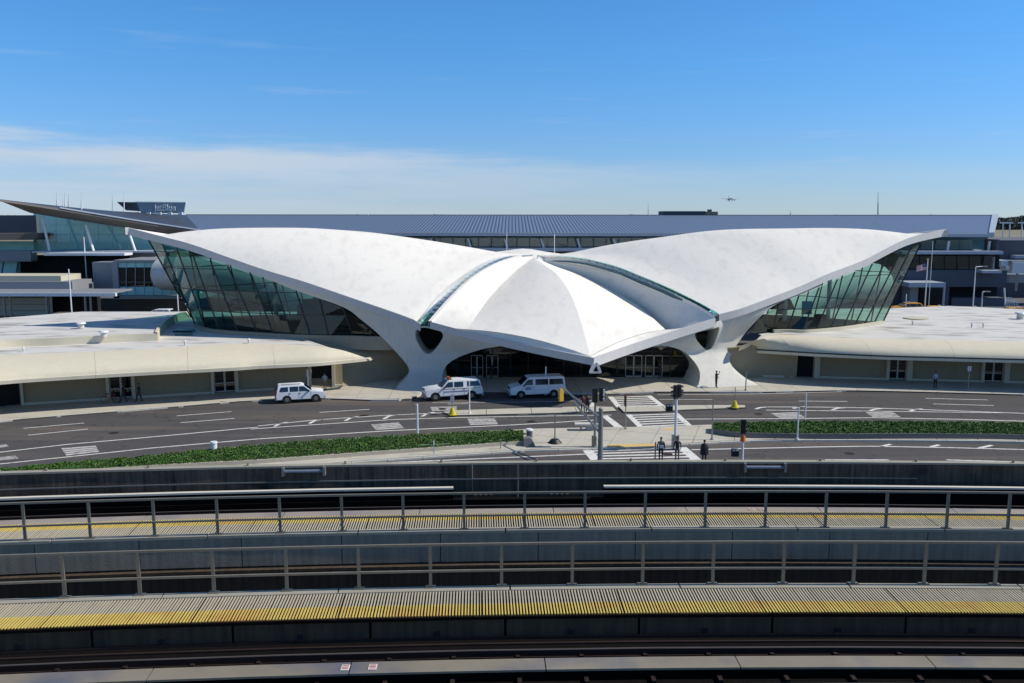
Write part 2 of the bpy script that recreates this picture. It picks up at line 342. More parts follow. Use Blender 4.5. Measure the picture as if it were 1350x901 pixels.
def strip(pts, w, z=0.006, name='lane_line', m=M_PAINT, parent=None):
    """painted line through pixel points"""
    P = [Gz(x, y, 0) for x, y in pts]; rows = []
    for i, p in enumerate(P):
        a = P[max(0, i - 1)]; b = P[min(len(P) - 1, i + 1)]; d = (b - a).normalized(); n = Vector((-d.y, d.x, 0)) * w / 2
        rows.append([p - n + Vector((0, 0, z)), p + n + Vector((0, 0, z))])
    return MB().grid(rows).build(name, m, parent or ROAD)
def patch(pts, z=0.005, name='road_marking', m=M_PAINTW):
    return MB().add([Gz(x, y, z) for x, y in pts], [list(range(len(pts)))]).build(name, m, ROAD)
for pts, w in [
    ([(31, 565), (111, 558)], .16), ([(37, 574), (116, 566)], .16), ([(233, 548.6), (305, 543)], .16), ([(238, 557.5), (309, 552)], .16),
    ([(-120, 613), (0, 596.5), (86, 586.5), (209, 575.6), (312, 566), (340, 563.5)], .2),
    ([(-120, 630), (0, 612), (86, 603), (200, 591), (340, 579), (516, 568), (680, 560.3), (786, 554)], .2),
    ([(340, 562), (415, 554), (501, 548.3), (587, 544.2)], .18), ([(330, 566), (410, 560.5), (516, 553.5), (592, 551)], .18),
    ([(421, 544), (487, 540)], .16), ([(586, 551), (700, 549), (806, 547.5)], .18),
    ([(590, 533), (617, 532.5)], .14), ([(516, 610), (600, 606.5), (680, 603), (773, 599)], .2),
    ([(912, 593.2), (1020, 590.8), (1080, 589.5), (1146, 588.6), (1250, 590.4), (1350, 593), (1500, 598)], .2),
    ([(1088, 606.6), (1172, 606.6)], .2), ([(1248, 606.6), (1350, 609.6), (1480, 614)], .22),
    ([(869, 527), (939, 527)], .13), ([(904, 552.8), (1020, 552.3), (1154, 551), (1260, 553), (1350, 555.5), (1480, 560)], .2),
    ([(1010, 536.8), (1080, 537), (1146, 538), (1250, 541.5), (1350, 545.3), (1480, 550)], .2), ([(1010, 541), (1151, 542.3), (1322, 544.6)], .18),
    ([(1053, 529), (1117, 529.5)], .16), ([(1220, 525.4), (1302, 527.5)], .16), ([(1230, 532.8), (1310, 535)], .16),
    ([(867, 520.8), (1000, 519.6), (1110, 516.8)], .12), ([(1161, 589), (1174, 586)], .3), ([(1227, 589.4), (1238, 586.8)], .3), ([(1291, 591), (1308, 587.3)], .3),
    ([(570, 518.8 + 12.5), (680, 530.5), (780, 528.5)], .1),
]: strip(pts, w)
for x, y in [(366, 561), (412, 557), (459, 553.5), (510, 551), (560, 547.7)]:   # arrowhead joints of the painted island
    strip([(x - 4, y + 1.6), (x + 3, y - 2.2), (x + 13, y - 4.0)], .3)
for x, y in [(1000, 539), (1050, 538.6), (1101, 540), (1151, 541.2), (1204, 541.6)]:
    strip([(x - 4, y + 0.6), (x + 3, y - 1.6), (x + 12, y - 2.2)], .3)
for p in [[(80.6, 591), (126, 587.7), (131, 596.5), (88, 601.5)], [(489, 560), (525, 557), (533, 565), (496, 567.5)],
          [(616, 552), (652, 552), (657, 560), (620, 561)], [(1016, 545), (1050, 543.6), (1062, 551), (1028, 551.6)],
          [(1141, 543.8), (1176, 543), (1188, 550.4), (1151, 550.2)], [(567, 536.8), (602, 536), (602, 541.6), (570, 542.3)],
          [(-20, 605), (20, 601), (25, 605), (-18, 609)], [(-20, 590), (8, 586), (12, 589), (-18, 593)]]:
    q = [Gz(x, y, 0) for x, y in p]                       # the stencilled blocks are made of worn bars
    for k in range(4):
        a, b = k / 4 + .02, k / 4 + .2
        P = [q[0].lerp(q[3], a), q[1].lerp(q[2], a), q[1].lerp(q[2], b), q[0].lerp(q[3], b)]
        MB().add([v + Vector((0, 0, .006)) for v in P], [[0, 1, 2, 3]]).build('road_marking', M_PAINTW, ROAD)
def soft_stain():
    m = bpy.data.materials.new('soft_rust'); m.use_nodes = True; nd, lk = m.node_tree.nodes, m.node_tree.links
    b = nd['Principled BSDF']; b.inputs['Base Color'].default_value = (*srgb(128, 92, 66), 1); b.inputs['Roughness'].default_value = .95
    t = nd.new('ShaderNodeTexCoord'); v = nd.new('ShaderNodeVectorMath'); v.operation = 'SUBTRACT'; v.inputs[1].default_value = (.5, .5, 0); lk.new(t.outputs['Generated'], v.inputs[0])
    l = nd.new('ShaderNodeVectorMath'); l.operation = 'LENGTH'; lk.new(v.outputs[0], l.inputs[0])
    n = nd.new('ShaderNodeTexNoise'); n.inputs['Scale'].default_value = 5; n.inputs['Detail'].default_value = 6; lk.new(t.outputs['Generated'], n.inputs[0])
    a = nd.new('ShaderNodeMath'); a.operation = 'MULTIPLY_ADD'; a.inputs[1].default_value = -.55; lk.new(n.outputs[0], a.inputs[0]); lk.new(l.outputs['Value'], a.inputs[2])
    r = nd.new('ShaderNodeMapRange'); r.interpolation_type = 'SMOOTHSTEP'; lk.new(a.outputs[0], r.inputs[0])
    for i, x in enumerate((-.15, .2, .75, 0)): r.inputs[i + 1].default_value = x
    lk.new(r.outputs[0], b.inputs['Alpha']); return m
M_SOFT = soft_stain()
patch([(196, 552), (320, 542), (336, 551), (206, 563)], z=0.0045, name='rust_stain', m=M_SOFT)
def crosswalk(q, n, wb=.5, duty=.42, both=True, v=0):
    P = [Gz(x, y, 0.007) for x, y in q]                   # far-left, far-right, near-right, near-left
    for k in range(n):
        a = (k + 0.15) / n; b = (k + 0.15 + duty) / n
        MB().add([P[0].lerp(P[3], a), P[1].lerp(P[2], a), P[1].lerp(P[2], b), P[0].lerp(P[3], b)], [[0, 1, 2, 3]]).build('crosswalk_bar', M_PAINT, ROAD)
    for i, j, s in ((0, 3, -1), (1, 2, 1)):
        o = Vector((s * wb, 0, 0))
        MB().add([P[i], P[i] + o, P[j] + o, P[j]], [[0, 1, 2, 3]]).build('crosswalk_border', M_PAINT, ROAD)
crosswalk([(808, 523.2), (852, 521.8), (871, 536.5), (820, 537.2)], 6)
crosswalk([(832, 546.6), (887, 545), (905, 561.7), (850, 564.5)], 6)
crosswalk([(781, 593.6), (892, 589.8), (914, 609), (796, 611)], 5, .75)
patch([(793, 548.8), (801, 548), (823, 564.4), (812, 565)], z=.007, m=M_PAINT)
patch([(776, 536), (782, 529), (787, 536), (792, 536)], z=.007, m=M_PAINT)

for x, y in ((583, 539.2), (150, 571), (700, 556), (1000, 546), (1240, 560), (1120, 598), (480, 548), (880, 599)):
    p = Gz(x, y, .008); MB().add([p + Vector((cos(a) * .38, sin(a) * .38, 0)) for a in [2 * pi * k / 18 for k in range(18)]], [list(range(18))]).build('manhole_cover', M_RAIL, ROAD)
# building pavement (kerb line then far behind)
KPX = [(-160, 577), (-60, 566), (0, 557), (75, 550.5), (151, 544.5), (230, 538), (300, 532), (340, 529.5), (426, 526.8), (486, 529), (541, 528.3), (551, 523.5), (566, 519), (700, 519), (803, 521), (856, 518.3), (940, 518.2), (1010, 518.4), (1110, 516.4), (1180, 517.5), (1265, 519.6), (1350, 522), (1500, 528)]
kerb = [Gz(x, y, 0.0) for x, y in KPX]
back = [Vector((70, 112, 0)), Vector((-66, 112, 0))]
PAVE = struct('pavement', MB().prism(kerb[:] + back, (0, 0, 0.115)), M_JOINT)
inner = [Vector((p.x, p.y + .28, 0)) for p in kerb] + [Vector((70, 94, 0)), Vector((-66, 94, 0))]
cut_cells(inner, 0.10, 0.14, (3.1, 3.1), 0.03, 'paving_slab', M_WALK, PAVE, gap=0.03)
cs = MB(); cs.add([Vector((p.x, p.y, .139)) for p in [Vector((-66, 93.9, 0)), Vector((70, 93.9, 0)), Vector((70, 112, 0)), Vector((-66, 112, 0))]], [[0, 1, 2, 3]]); cs.build('rear_paving', M_WALK, PAVE)
def kerbline(P, h=.14, w=.26, parent=None, step=2.5, m=M_KERB):
    P = spline(P, max(2, int(sum((a - b).length for a, b in zip(P, P[1:])) / step) + 1))
    for a, b in zip(P, P[1:]):
        d = (b - a).normalized(); n = Vector((-d.y, d.x, 0)) * w; e = d * .02; z = Vector((0, 0, h + .004))
        A = [a + e, b - e, b - e + n, a + e + n]
        MB().hexa(A, [p + z for p in A]).build('kerb_stone', m, parent)
kerbline([Vector((p.x, p.y, -.01)) for p in kerb], parent=PAVE)
# middle island (two pieces either side of the crossing)
def island(px, name='traffic_island', h=.13, step=(4, 4), kerbs=True, m=M_WALK, rot=0.03):
    P = [Gz(x, y, 0) for x, y in px]
    o = struct(name, MB().prism(P, (0, 0, h - .02)), M_JOINT)
    cut_cells(P, h - .03, h, step, rot, 'paving_slab', m, o)
    return o
island([(583, 545.4), (600, 543), (690, 540), (780, 537.6), (808, 538.6), (813, 543.5), (780, 545.2), (680, 547.6), (600, 549.4)])
island([(815, 537.8), (860, 537.4), (905, 536.0), (982, 536.0), (983, 539), (900, 542.2), (868, 544.2), (822, 545)])
# near plaza with planters
PLAZ = [(-90, 634), (0, 622.4), (86, 614), (176, 606.6), (260, 597), (340, 589.4), (415, 583.5), (491, 579), (590, 573), (680, 568.8), (700, 567.6), (770, 566), (841, 565), (900, 563.4), (939, 562), (1010, 560.9), (1080, 560), (1180, 560), (1280, 561), (1350, 562.5), (1480, 566),
        (1480, 590), (1350, 583.6), (1250, 582), (1146, 581.2), (1020, 581.6), (950, 584), (892, 587.4), (800, 591.6), (740, 594), (700, 594.6), (640, 598.5), (560, 604), (470, 610.5), (400, 616), (300, 625), (150, 640), (-90, 668)]
PL = [Gz(x, y, 0) for x, y in PLAZ]
PLAZA = struct('plaza_pavement', MB().prism(PL, (0, 0, .115)), M_JOINT)
cut_cells(PL, .10, .14, (3.0, 3.4), -0.30, 'paving_slab', M_WALK, PLAZA)
kerbline([Vector((p.x, p.y, -.01)) - Vector((0, .2, 0)) for p in PL[:21]], parent=PLAZA, w=.2)
kerbline([Vector((p.x, p.y, -.01)) - Vector((0, .1, 0)) for p in PL[21:]], parent=PLAZA, w=.2)
MB().add([Gz(x, y, .144) for x, y in [(801, 586.3), (864, 585.2), (864, 588.2), (803, 590.2)]], [[0, 1, 2, 3]]).build('tactile_strip', M_YPAINT, PLAZA)
MB().add([Gz(x, y, .144) for x, y in [(874, 565.2), (890, 564.8), (892, 566.6), (878, 567.4)]], [[0, 1, 2, 3]]).build('tactile_strip', M_YPAINT, PLAZA)

def leaves(name, pts, size, m, parent=None, up=0.5):
    """many small leaf faces at the given points"""
    n = len(pts); P = np.asarray(pts)
    d1 = rng.normal(size=(n, 3)); d1 /= np.linalg.norm(d1, axis=1)[:, None]
    d2 = rng.normal(size=(n, 3)); d2[:, 2] *= up; d2 -= (d1 * d2).sum(1)[:, None] * d1; d2 /= np.linalg.norm(d2, axis=1)[:, None]
    s = size * rng.uniform(.6, 1.4, size=(n, 1))
    V = np.stack([P - d1 * s, P + d2 * s * .55, P + d1 * s, P - d2 * s * .55], 1).reshape(-1, 3)
    me = bpy.data.meshes.new(name); me.vertices.add(len(V)); me.vertices.foreach_set('co', V.ravel())
    me.loops.add(4 * n); me.loops.foreach_set('vertex_index', np.arange(4 * n)); me.polygons.add(n)
    me.polygons.foreach_set('loop_start', np.arange(0, 4 * n, 4)); me.polygons.foreach_set('loop_total', np.full(n, 4)); me.update()
    me.materials.append(m); o = bpy.data.objects.new(name, me); COL.objects.link(o); o.parent = parent
    return o
def planter(A, B, wallA, label, n, hw=.45, closed_wall=True):
    """A = far edge pixels, B = near edge pixels (ground level); planter wall round them with ground cover heaped inside"""
    FA = spline([Gz(x, y, .14) for x, y in A], 60); FB = spline([Gz(x, y, .14) for x, y in B], 60)
    base = (FA[30] + FB[30]) / 2; base.z = .14
    t = thing('planter', base, label, 'planter')
    z = Vector((0, 0, hw))
    for e, (P, Q, nm) in enumerate(((FB, FA, 'planter_wall'), (FA, FB, 'planter_wall'))):
        rows = []
        for p, q in zip(P, Q):
            i = (q - p).normalized() * .22
            rows.append([p, p + z, p + i + z, p + i])
        MB().grid(rows).build(nm, wallA, t)
    for k in (0, -1):
        MB().hexa([FA[k], FB[k], FB[k] + Vector((.22, 0, 0)), FA[k] + Vector((.22, 0, 0))], [p + z for p in [FA[k], FB[k], FB[k] + Vector((.22, 0, 0)), FA[k] + Vector((.22, 0, 0))]]).build('planter_wall', wallA, t)
    MB().grid([[p + z * .8, q + z * .8] for p, q in zip(FA, FB)]).build('soil', M_JOINT, t)
    u = rng.uniform(0, 1, n) * 58.99; k = u.astype(int); f = (u - k)[:, None]; w = rng.uniform(.02, .98, n)[:, None]
    a = np.array([tuple(p) for p in FA]); b = np.array([tuple(p) for p in FB])
    pa = a[k] * (1 - f) + a[k + 1] * f; pb = b[k] * (1 - f) + b[k + 1] * f
    P = pa * (1 - w) + pb * w
    h = .06 + .2 * (np.sin(P[:, 0] * 3.1 + P[:, 1] * 2) * .35 + np.sin(P[:, 0] * 7.3 - P[:, 1] * 5) * .25 + .6) * np.sqrt(np.clip(1 - (2 * w[:, 0] - 1) ** 4, .05, 1))
    P[:, 2] = .14 + hw - .05 + h * rng.uniform(0.25, 1, n)
    o = leaves('foliage', P, .07, M_LEAF, None); I = wmat(t).inverted(); o.data.transform(I); o.parent = t; o['kind'] = 'stuff'
    return t
M_PLW = mat('planter_concrete_pale', srgb(188, 180, 162), 0.95, var=0.1, scale=2)
M_PLD = mat('planter_concrete_grey', srgb(112, 112, 110), 0.95, var=0.12, scale=2)
planter([(2, 624.5), (86, 615.5), (176, 608.2), (260, 598.8), (340, 591), (415, 585.2), (491, 580.6), (590, 575), (690, 571.6)],
        [(2, 629.5), (86, 625.5), (176, 620), (260, 615.5), (340, 611.5), (415, 606), (491, 600.5), (590, 593.5), (690, 586)], M_PLW,
        'long low planter of green groundcover curving along the left kerb, pale concrete rim', 42000, .26)
planter([(939, 565.6), (1010, 563), (1080, 561.9), (1180, 562), (1280, 563), (1350, 564.5), (1480, 568)],
        [(939, 572), (980, 577.2), (1080, 578.9), (1180, 578.6), (1280, 578.9), (1350, 580), (1480, 584)], M_PLD,
        'long grey-walled planter of green groundcover right of the crossing', 42000, .4)

# ------------------------------------------------------------------ the winged terminal
TB = Vector((6, 100, 0))
T = thing('winged_terminal', TB, 'white winged concrete terminal with swooping roof shells, slanted glass walls and two Y-shaped piers', 'building')
LF = [(554, 427.5, 87.3), (537, 418.5, 87.6), (469, 395, 89.0), (401, 372, 90.6), (351, 357, 91.8), (300, 339.5, 92.9), (252, 322.5, 94.0), (210, 311.5, 95.0), (167, 300.5, 96.0)]
RF = [(948, 415, 89.4), (978, 407, 90.2), (1020, 391.5, 92.0), (1055, 378, 93.7), (1091, 362, 95.4), (1139, 343.5, 98.0), (1184, 320.5, 100.4), (1210, 311, 101.9), (1248, 302.8, 104.0)]
APX = U(703, 337.5, 104.0)
def shell(front, inner_front, rear_y, rear_x, crown_pts, name, rowsN=30, colsN=44):
    n = colsN
    F = spline([U(*p) for p in front], n)                    # from pier to tip
    tip = F[-1]
    rp = Vector((rear_x, rear_y, F[0].z))
    # rear edge: the front edge mirrored over the middle line of the wing
    R = []
    mid0 = Vector(((F[0].x + rp.x) / 2, (F[0].y + rp.y) / 2, 0)); ax = Vector((tip.x - mid0.x, tip.y - mid0.y, 0)).normalized(); nn = Vector((-ax.y, ax.x, 0))
    k0 = (rp - F[0]).dot(nn)
    f0 = (F[0] - tip).dot(nn); r0 = (rp - tip).dot(nn)
    for p in F:
        d = (p - tip); a = d.dot(ax); b = d.dot(nn)
        R.append(tip + ax * a + nn * (b * r0 / f0) + Vector((0, 0, d.z)))
    I = spline(inner_front, rowsN // 2 + 1)                  # from front pier to apex
    Ib = spline([I[-1], Vector(lerp(I[-1], rp, .35)) + Vector((0, 0, 1.2)), Vector(lerp(I[-1], rp, .7)) + Vector((0, 0, 1.0)), rp], rowsN // 2 + 1)
    I = I + Ib[1:]
    m = len(I); rows = []; cs_ = spline([(a, b, 0) for a, b in crown_pts], 80); cs_ = [(p.x, p.y) for p in cs_]
    for j in range(n):
        v = j / (n - 1); row = []
        c = interp(v, cs_)
        for i in range(m):
            u = i / (m - 1)
            base = F[j] * (1 - u) + R[j] * u
            res = I[i] - (F[0] * (1 - u) + R[0] * u)
            row.append(base + res * (1 - v) ** 1.0 + Vector((0, 0, c * (4 * u * (1 - u)) ** .8)))
        rows.append(row)
    th = .62
    mb = MB(); mb.grid(rows)
    low = [[p - Vector((0, 0, th if 1 else 0)) for p in r] for r in rows]
    mb.grid(low)
    o = mb.build('roof_shell', M_SHELL, T, smooth=True, sharp=50)
    # fascia: a slightly deeper band along the front and rear edge
    for E, sgn in ((F, -1), (R, 1)):
        fr = []
        for k, p in enumerate(E):
            h = th + .12
            nn_ = Vector((0, .05 * sgn, 0))
            fr.append([p + nn_ + Vector((0, 0, .04)), p + nn_ - Vector((0, 0, h)), p - nn_ * 8 - Vector((0, 0, h)), p - nn_ * 8 + Vector((0, 0, .03))])
        fr2 = [r + [r[0]] for r in fr]
        MB().grid(fr2).build('fascia', M_FASCIA, T, smooth=True, sharp=40)
    return F, R, I, rows
LI = [U(*p) for p in [(550, 426, 87.3), (582, 387.5, 91.6), (612, 363.5, 95.4), (638, 348, 98.6), (666, 339.3, 101.4), (703, 337.3, 104)]]
RI = [U(*p) for p in [(948, 415, 89.4), (922, 400, 91.2), (880, 379.5, 94.4), (843, 364, 97.2), (809, 351, 99.8), (761, 340.5, 102.2), (703, 337.5, 104)]]
Lf, Lr, Li, Lrows = shell(LF, LI, 121.5, -8.0, [(0, 0), (0.08, -0.21), (0.16, 0.1), (0.25, 0.47), (0.35, 0.79), (0.45, 1.08), (0.55, 1.12), (0.65, 0.81), (0.75, 0.33), (0.85, -0.2), (0.93, -0.76), (1, 0)], 'left')
Rf, Rr, Ri, Rrows = shell(RF, RI, 123.5, 19.5, [(0, 0), (0.08, 0.2), (0.16, 0.75), (0.25, 1.2), (0.35, 1.48), (0.45, 1.57), (0.55, 1.45), (0.65, 1.05), (0.75, 0.4), (0.85, -0.3), (0.93, -0.7), (1, 0)], 'right')
# front shell: four facets fanned between arches, valleys and the ridge
nT = 26
def crv(p): return spline([U(*q) for q in p], nT)
LA = crv([(700, 338.5, 103.6), (680, 340.0, 102.0), (648, 352.0, 98.4), (618, 371.5, 94.8), (591, 398, 90.9), (567, 425.5, 87.2)])
LV = crv([(704, 340, 103.4), (680, 357, 100.6), (650, 387, 95.6), (632, 411, 90.8), (617, 434.5, 85.2)])
RG = crv([(707, 341, 103.2), (718, 350, 99.8), (736, 364, 96.4), (753, 390, 90.6), (767, 429, 83.6), (778, 470, 78.2)])
RV = crv([(709, 341.5, 103.3), (736, 353, 103.4), (770, 364.5, 102.8), (809, 383.5, 100.4), (843, 404, 96.8), (877, 434.5, 89.6)])
RA = crv([(708, 338, 103.8), (739, 342, 103.2), (798, 353, 101.0), (837, 367, 98.2), (880, 385, 94.8), (922, 407.5, 90.8), (943, 421, 88.6)])
def facet(A, B, bulge, n=8):
    rows = []
    for j in range(nT):
        w = (A[j] - B[j]).length
        rows.append([A[j].lerp(B[j], i / n) + Vector((0, 0, bulge * w * 4 * (i / n) * (1 - i / n))) for i in range(n + 1)])
    mb = MB(); mb.grid(rows); mb.grid([[p - Vector((0, 0, .45)) for p in r] for r in rows])
    return mb.build('roof_facet', M_SHELL, T, smooth=True, sharp=30)
facet(LA, LV, -.03); facet(LV, RG, .035); facet(RG, RV, .03)
RVL = [p + Vector((-.35, .4, -1.8)) * min(1, 1.5 * i / nT) for i, p in enumerate(RV)]
facet(RVL, RA, .03)
def edgeband(P, h, off=Vector((0, -.06, 0)), up=.1, th=.34, name='fascia'):
    rows = [[p + off + Vector((0, 0, up)), p + off - Vector((0, 0, h)), p + off + Vector((0, th, -h)), p + off + Vector((0, th, up)), p + off + Vector((0, 0, up))] for p in P]
    return MB().grid(rows).build(name, M_FASCIA, T, smooth=True, sharp=40)
tipw = U(783, 473.5, 77.6)
outL = spline([LA[-1] + Vector((0, 0, 0)), U(617, 438.5, 85.0), U(700, 457, 81.0), tipw], 25)
outR = spline([tipw, U(830, 457, 82.0), U(884, 439.5, 85.6), RA[-1] + Vector((0, 0, 0))], 25)
edgeband(outL, .6); edgeband(outR, .74)
def endrow(A, B, bulge, n):
    a, b = A[-1], B[-1]; w = (a - b).length
    return [a.lerp(b, i / n) + Vector((0, 0, bulge * w * 4 * (i / n) * (1 - i / n))) for i in range(n + 1)]
inL = endrow(LA, LV, -.03, 6) + endrow(LV, RG, .035, 18)[1:]
inR = endrow(RG, RV, .03, 15) + endrow(RV, RA, -.04, 9)[1:]
inL = spline(inL, 25); inR = spline(inR, 25)
MB().grid([[a + Vector((0, .1, .04)), a.lerp(b, .5) + Vector((0, 0, -.08)), b + Vector((0, -.1, -.02))] for a, b in zip(outL, inL)]).build('eave_gutter', M_SHELL, T, smooth=True)
MB().grid([[a + Vector((0, .1, .04)), a.lerp(b, .5) + Vector((0, 0, -.08)), b + Vector((0, -.1, -.02))] for a, b in zip(outR, inR)]).build('eave_gutter', M_SHELL, T, smooth=True)
# upturned edge beam along the right arch and left arch of the front shell
for A in (LA,):
    rows = [[p + Vector((-.18, 0, -.5)), p + Vector((-.18, 0, .16)), p + Vector((.18, 0, .16)), p + Vector((.18, 0, -.5))] for p in A[2:]]
    MB().grid(rows).build('arch_rib', M_SHELL, T, smooth=True)
# scupper at the tip
sp = MB(); a = tipw + Vector((.1, -.15, -.45))
sp.hexa([a + Vector(q) for q in ((-.35, 0, .1), (.35, 0, .1), (.35, 1.0, .1), (-.35, 1.0, .1))], [a + Vector(q) for q in ((-.9, -.3, -1.15), (-.5, -.3, -1.3), (-.45, .3, -1.3), (-.85, .3, -1.15))])
sp.hexa([a + Vector(q) for q in ((.1, 0, .1), (.5, 0, .1), (.5, 1.0, .1), (.1, 1.0, .1))], [a + Vector(q) for q in ((.55, -.3, -1.25), (.95, -.3, -1.1), (.95, .3, -1.1), (.55, .3, -1.25))])
sp.hexa([a + Vector(q) for q in ((-.9, -.35, -1.1), (.95, -.35, -1.1), (.95, .4, -1.1), (-.9, .4, -1.1))], [a + Vector(q) for q in ((-.8, -.3, -1.34), (.85, -.3, -1.34), (.85, .3, -1.34), (-.8, .3, -1.34))])
sp.v = [a + (p - a) * .62 for p in sp.v]; sp.build('scupper', M_FASCIA, T)
# rear shell
rc = U(692, 328, 113)
ra = [U(640, 334, 110), U(664, 331, 112), rc, U(722, 332.5, 112), U(760, 337.5, 109)]
RRr = spline(ra, 13); top_ = spline([Vector((p.x * 1.0, p.y - 8, p.z - .9)) for p in [U(655, 338, 112), U(675, 337, 112), U(700, 337, 112), U(720, 337, 112), U(745, 338.5, 112)]], 13)
bk = [Vector((lerp(-9, 20, i / 12), 128 + 5 * sin(pi * i / 12), 6.4 + 1.2 * sin(pi * i / 12))) for i in range(13)]
mb = MB(); mb.grid([top_, RRr, bk]); mb.grid([[p - Vector((0, 0, .4)) for p in r] for r in (top_, RRr, bk)])
mb.build('roof_shell', M_SHELL, T, smooth=True)
# skylight strips between the shells: curb, panes
def skylight(A, B, n):
    A = spline(A, n + 1); B = spline(B, n + 1)
    MB().grid([[a - Vector((0, 0, .5)), b - Vector((0, 0, .5))] for a, b in zip(A, B)]).build('skylight_well', M_WELL, T)
    fr = thing('skylight', A[0] - TB); fr.parent = T
    for i in range(n):
        e = .05
        P = [A[i].lerp(A[i + 1], e), A[i].lerp(A[i + 1], 1 - e), B[i].lerp(B[i + 1], 1 - e), B[i].lerp(B[i + 1], e)]
        MB().prism([p + Vector((0, 0, .02)) for p in P], (0, 0, .05)).build('pane', M_SKYL, fr)
    for i in range(n + 1): MB().tube(A[i], B[i], .04, n=4).build('glazing_bar', M_STEELD, fr)
sA = [U(*p) for p in [(557, 421, 87.5), (579, 397, 91.0), (609, 370.5, 95.2), (638, 351, 98.6), (667, 340.2, 101.4), (699, 338, 103.6)]]
skylight([p + Vector((0, .0, .05)) for p in sA], [p + Vector((0, 0, .05)) for p in LA[::-1]], 22)
mb = MB(); n_ = 22; a_ = spline(LI, n_); b_ = spline(sA, n_)
mb.grid([[p + Vector((0, 0, .04)), p + Vector((0, 0, .14)), q + Vector((0, 0, .12)), q] for p, q in zip(a_, b_)]); mb.build('skylight_curb', M_FASCIA, T)
RB = [U(*p) for p in [(941, 417, 88.9), (922, 405, 90.9), (880, 383.5, 94.6), (843, 367.8, 97.6), (809, 353.8, 100.3), (761, 342, 102.6), (712, 338.4, 103.9)]]
skylight([p + Vector((0, 0, .02)) for p in RI[:-1]] + [U(712, 337.4, 104.1)], RB, 24)
a_ = spline(RB, 24); b_ = spline(RA[::-1], 24)
MB().grid([[p + Vector((0, 0, -.3)), p + Vector((0, 0, .1)), q + Vector((0, 0, .12)), q + Vector((-.05, 0, -.4))] for p, q in zip(a_, b_)]).build('arch_beam', M_SHELL, T, smooth=True, sharp=30)

# ---- Y piers: front sheet from the outline, with real thickness running back
def inpoly(p, poly):
    c = False; n = len(poly); j = n - 1
    for i in range(n):
        (xi, yi), (xj, yj) = poly[i], poly[j]
        if (yi > p[1]) != (yj > p[1]) and p[0] < (xj - xi) * (p[1] - yi) / (yj - yi) + xi: c = not c
        j = i
    return c
def smoothloop(pts, seg, corners=()):
    out = []; n = len(pts)
    for i in range(n):
        p0, p1, p2, p3 = [Vector((*pts[k % n], 0)) for k in (i - 1, i, i + 1, i + 2)]
        if i in corners: p0 = p1 * 2 - p2
        if (i + 1) % n in corners: p3 = p2 * 2 - p1
        k = max(1, int((p2 - p1).length / seg))
        for t in range(k):
            t /= k
            v = 0.5 * ((2 * p1) + (p2 - p0) * t + (2 * p0 - 5 * p1 + 4 * p2 - p3) * t * t + (3 * p1 - 3 * p2 + p3 - p0) * t ** 3)
            out.append((v.x, v.y))
    return out
def sheet(name, outer, hole, depth, thick, seg=4.0, m=M_PIER, corners=()):
    O = smoothloop(outer, seg, corners); Hh = smoothloop(hole, 2.5) if hole else []
    pts = O + Hh; no = len(O); e = [(i, (i + 1) % no) for i in range(no)] + [(no + i, no + (i + 1) % len(Hh)) for i in range(len(Hh))]
    xs = [p[0] for p in O]; ys = [p[1] for p in O]; y = min(ys) + seg / 2; k = 0
    while y < max(ys):
        x = min(xs) + (seg / 2 if k % 2 else 0)
        while x < max(xs):
            if inpoly((x, y), O) and not (Hh and inpoly((x, y), Hh)):
                if min((x - a) ** 2 + (y - b) ** 2 for a, b in pts[:no + len(Hh)]) > (seg * .55) ** 2: pts.append((x, y))
            x += seg
        y += seg * .87; k += 1
    vo, ed, fa, *_ = geometry.delaunay_2d_cdt([Vector(p) for p in pts], e, [], 0, 1e-4)
    fs = []
    for f in fa:
        c = (sum(vo[i].x for i in f) / len(f), sum(vo[i].y for i in f) / len(f))
        if inpoly(c, O) and not (Hh and inpoly(c, Hh)): fs.append(list(f))
    cnt = {}
    for f in fs:
        for a, b in zip(f, f[1:] + f[:1]): cnt[(a, b)] = 1
    front = [U(v.x, v.y, depth(v.x, v.y)) for v in vo]; n = len(front)
    backp = [p + thick(v.x, v.y, p) for v, p in zip(vo, front)]
    mb = MB(); side = [[a, b, n + b, n + a] for (a, b) in cnt if (b, a) not in cnt]
    mb.add(front + backp, fs + [[n + i for i in f[::-1]] for f in fs] + [q[::-1] for q in side])
    return mb.build(name, m, T, smooth=True, sharp=48)
def ss(a, b, x): x = min(1, max(0, (x - a) / (b - a))); return x * x * (3 - 2 * x)
fdl = [(167, 96.0), (300, 92.9), (401, 90.6), (469, 89.0), (554, 87.3), (566, 87.2), (617, 85.3), (672, 82.6), (700, 81.4)]
fyl = [(300, 345), (351, 363), (401, 379), (469, 402), (537, 425), (554, 433), (566, 432), (617, 441), (672, 456)]
gL = Dz(520, .14)
def dL(x, y):
    top = interp(x, fdl) + .16; dy = y - interp(x, fyl)
    pil = interp(x, [(300, 93.8), (452, 90.4), (500, 88.6), (530, 88.0), (583, 88.0), (610, 87.4), (666, 84.6)])
    d = lerp(top, pil, ss(0, 34, dy))
    return lerp(d, gL + max(0, 552 - x) * .05, min(1, max(0, (y - 486) / 34)) ** 1.4)
def tL(x, y, p):
    k = ss(430, 520, x) * (1 - ss(600, 650, x))
    return Vector((0, lerp(.5, 5.0, k), lerp(.25, 0, k)))
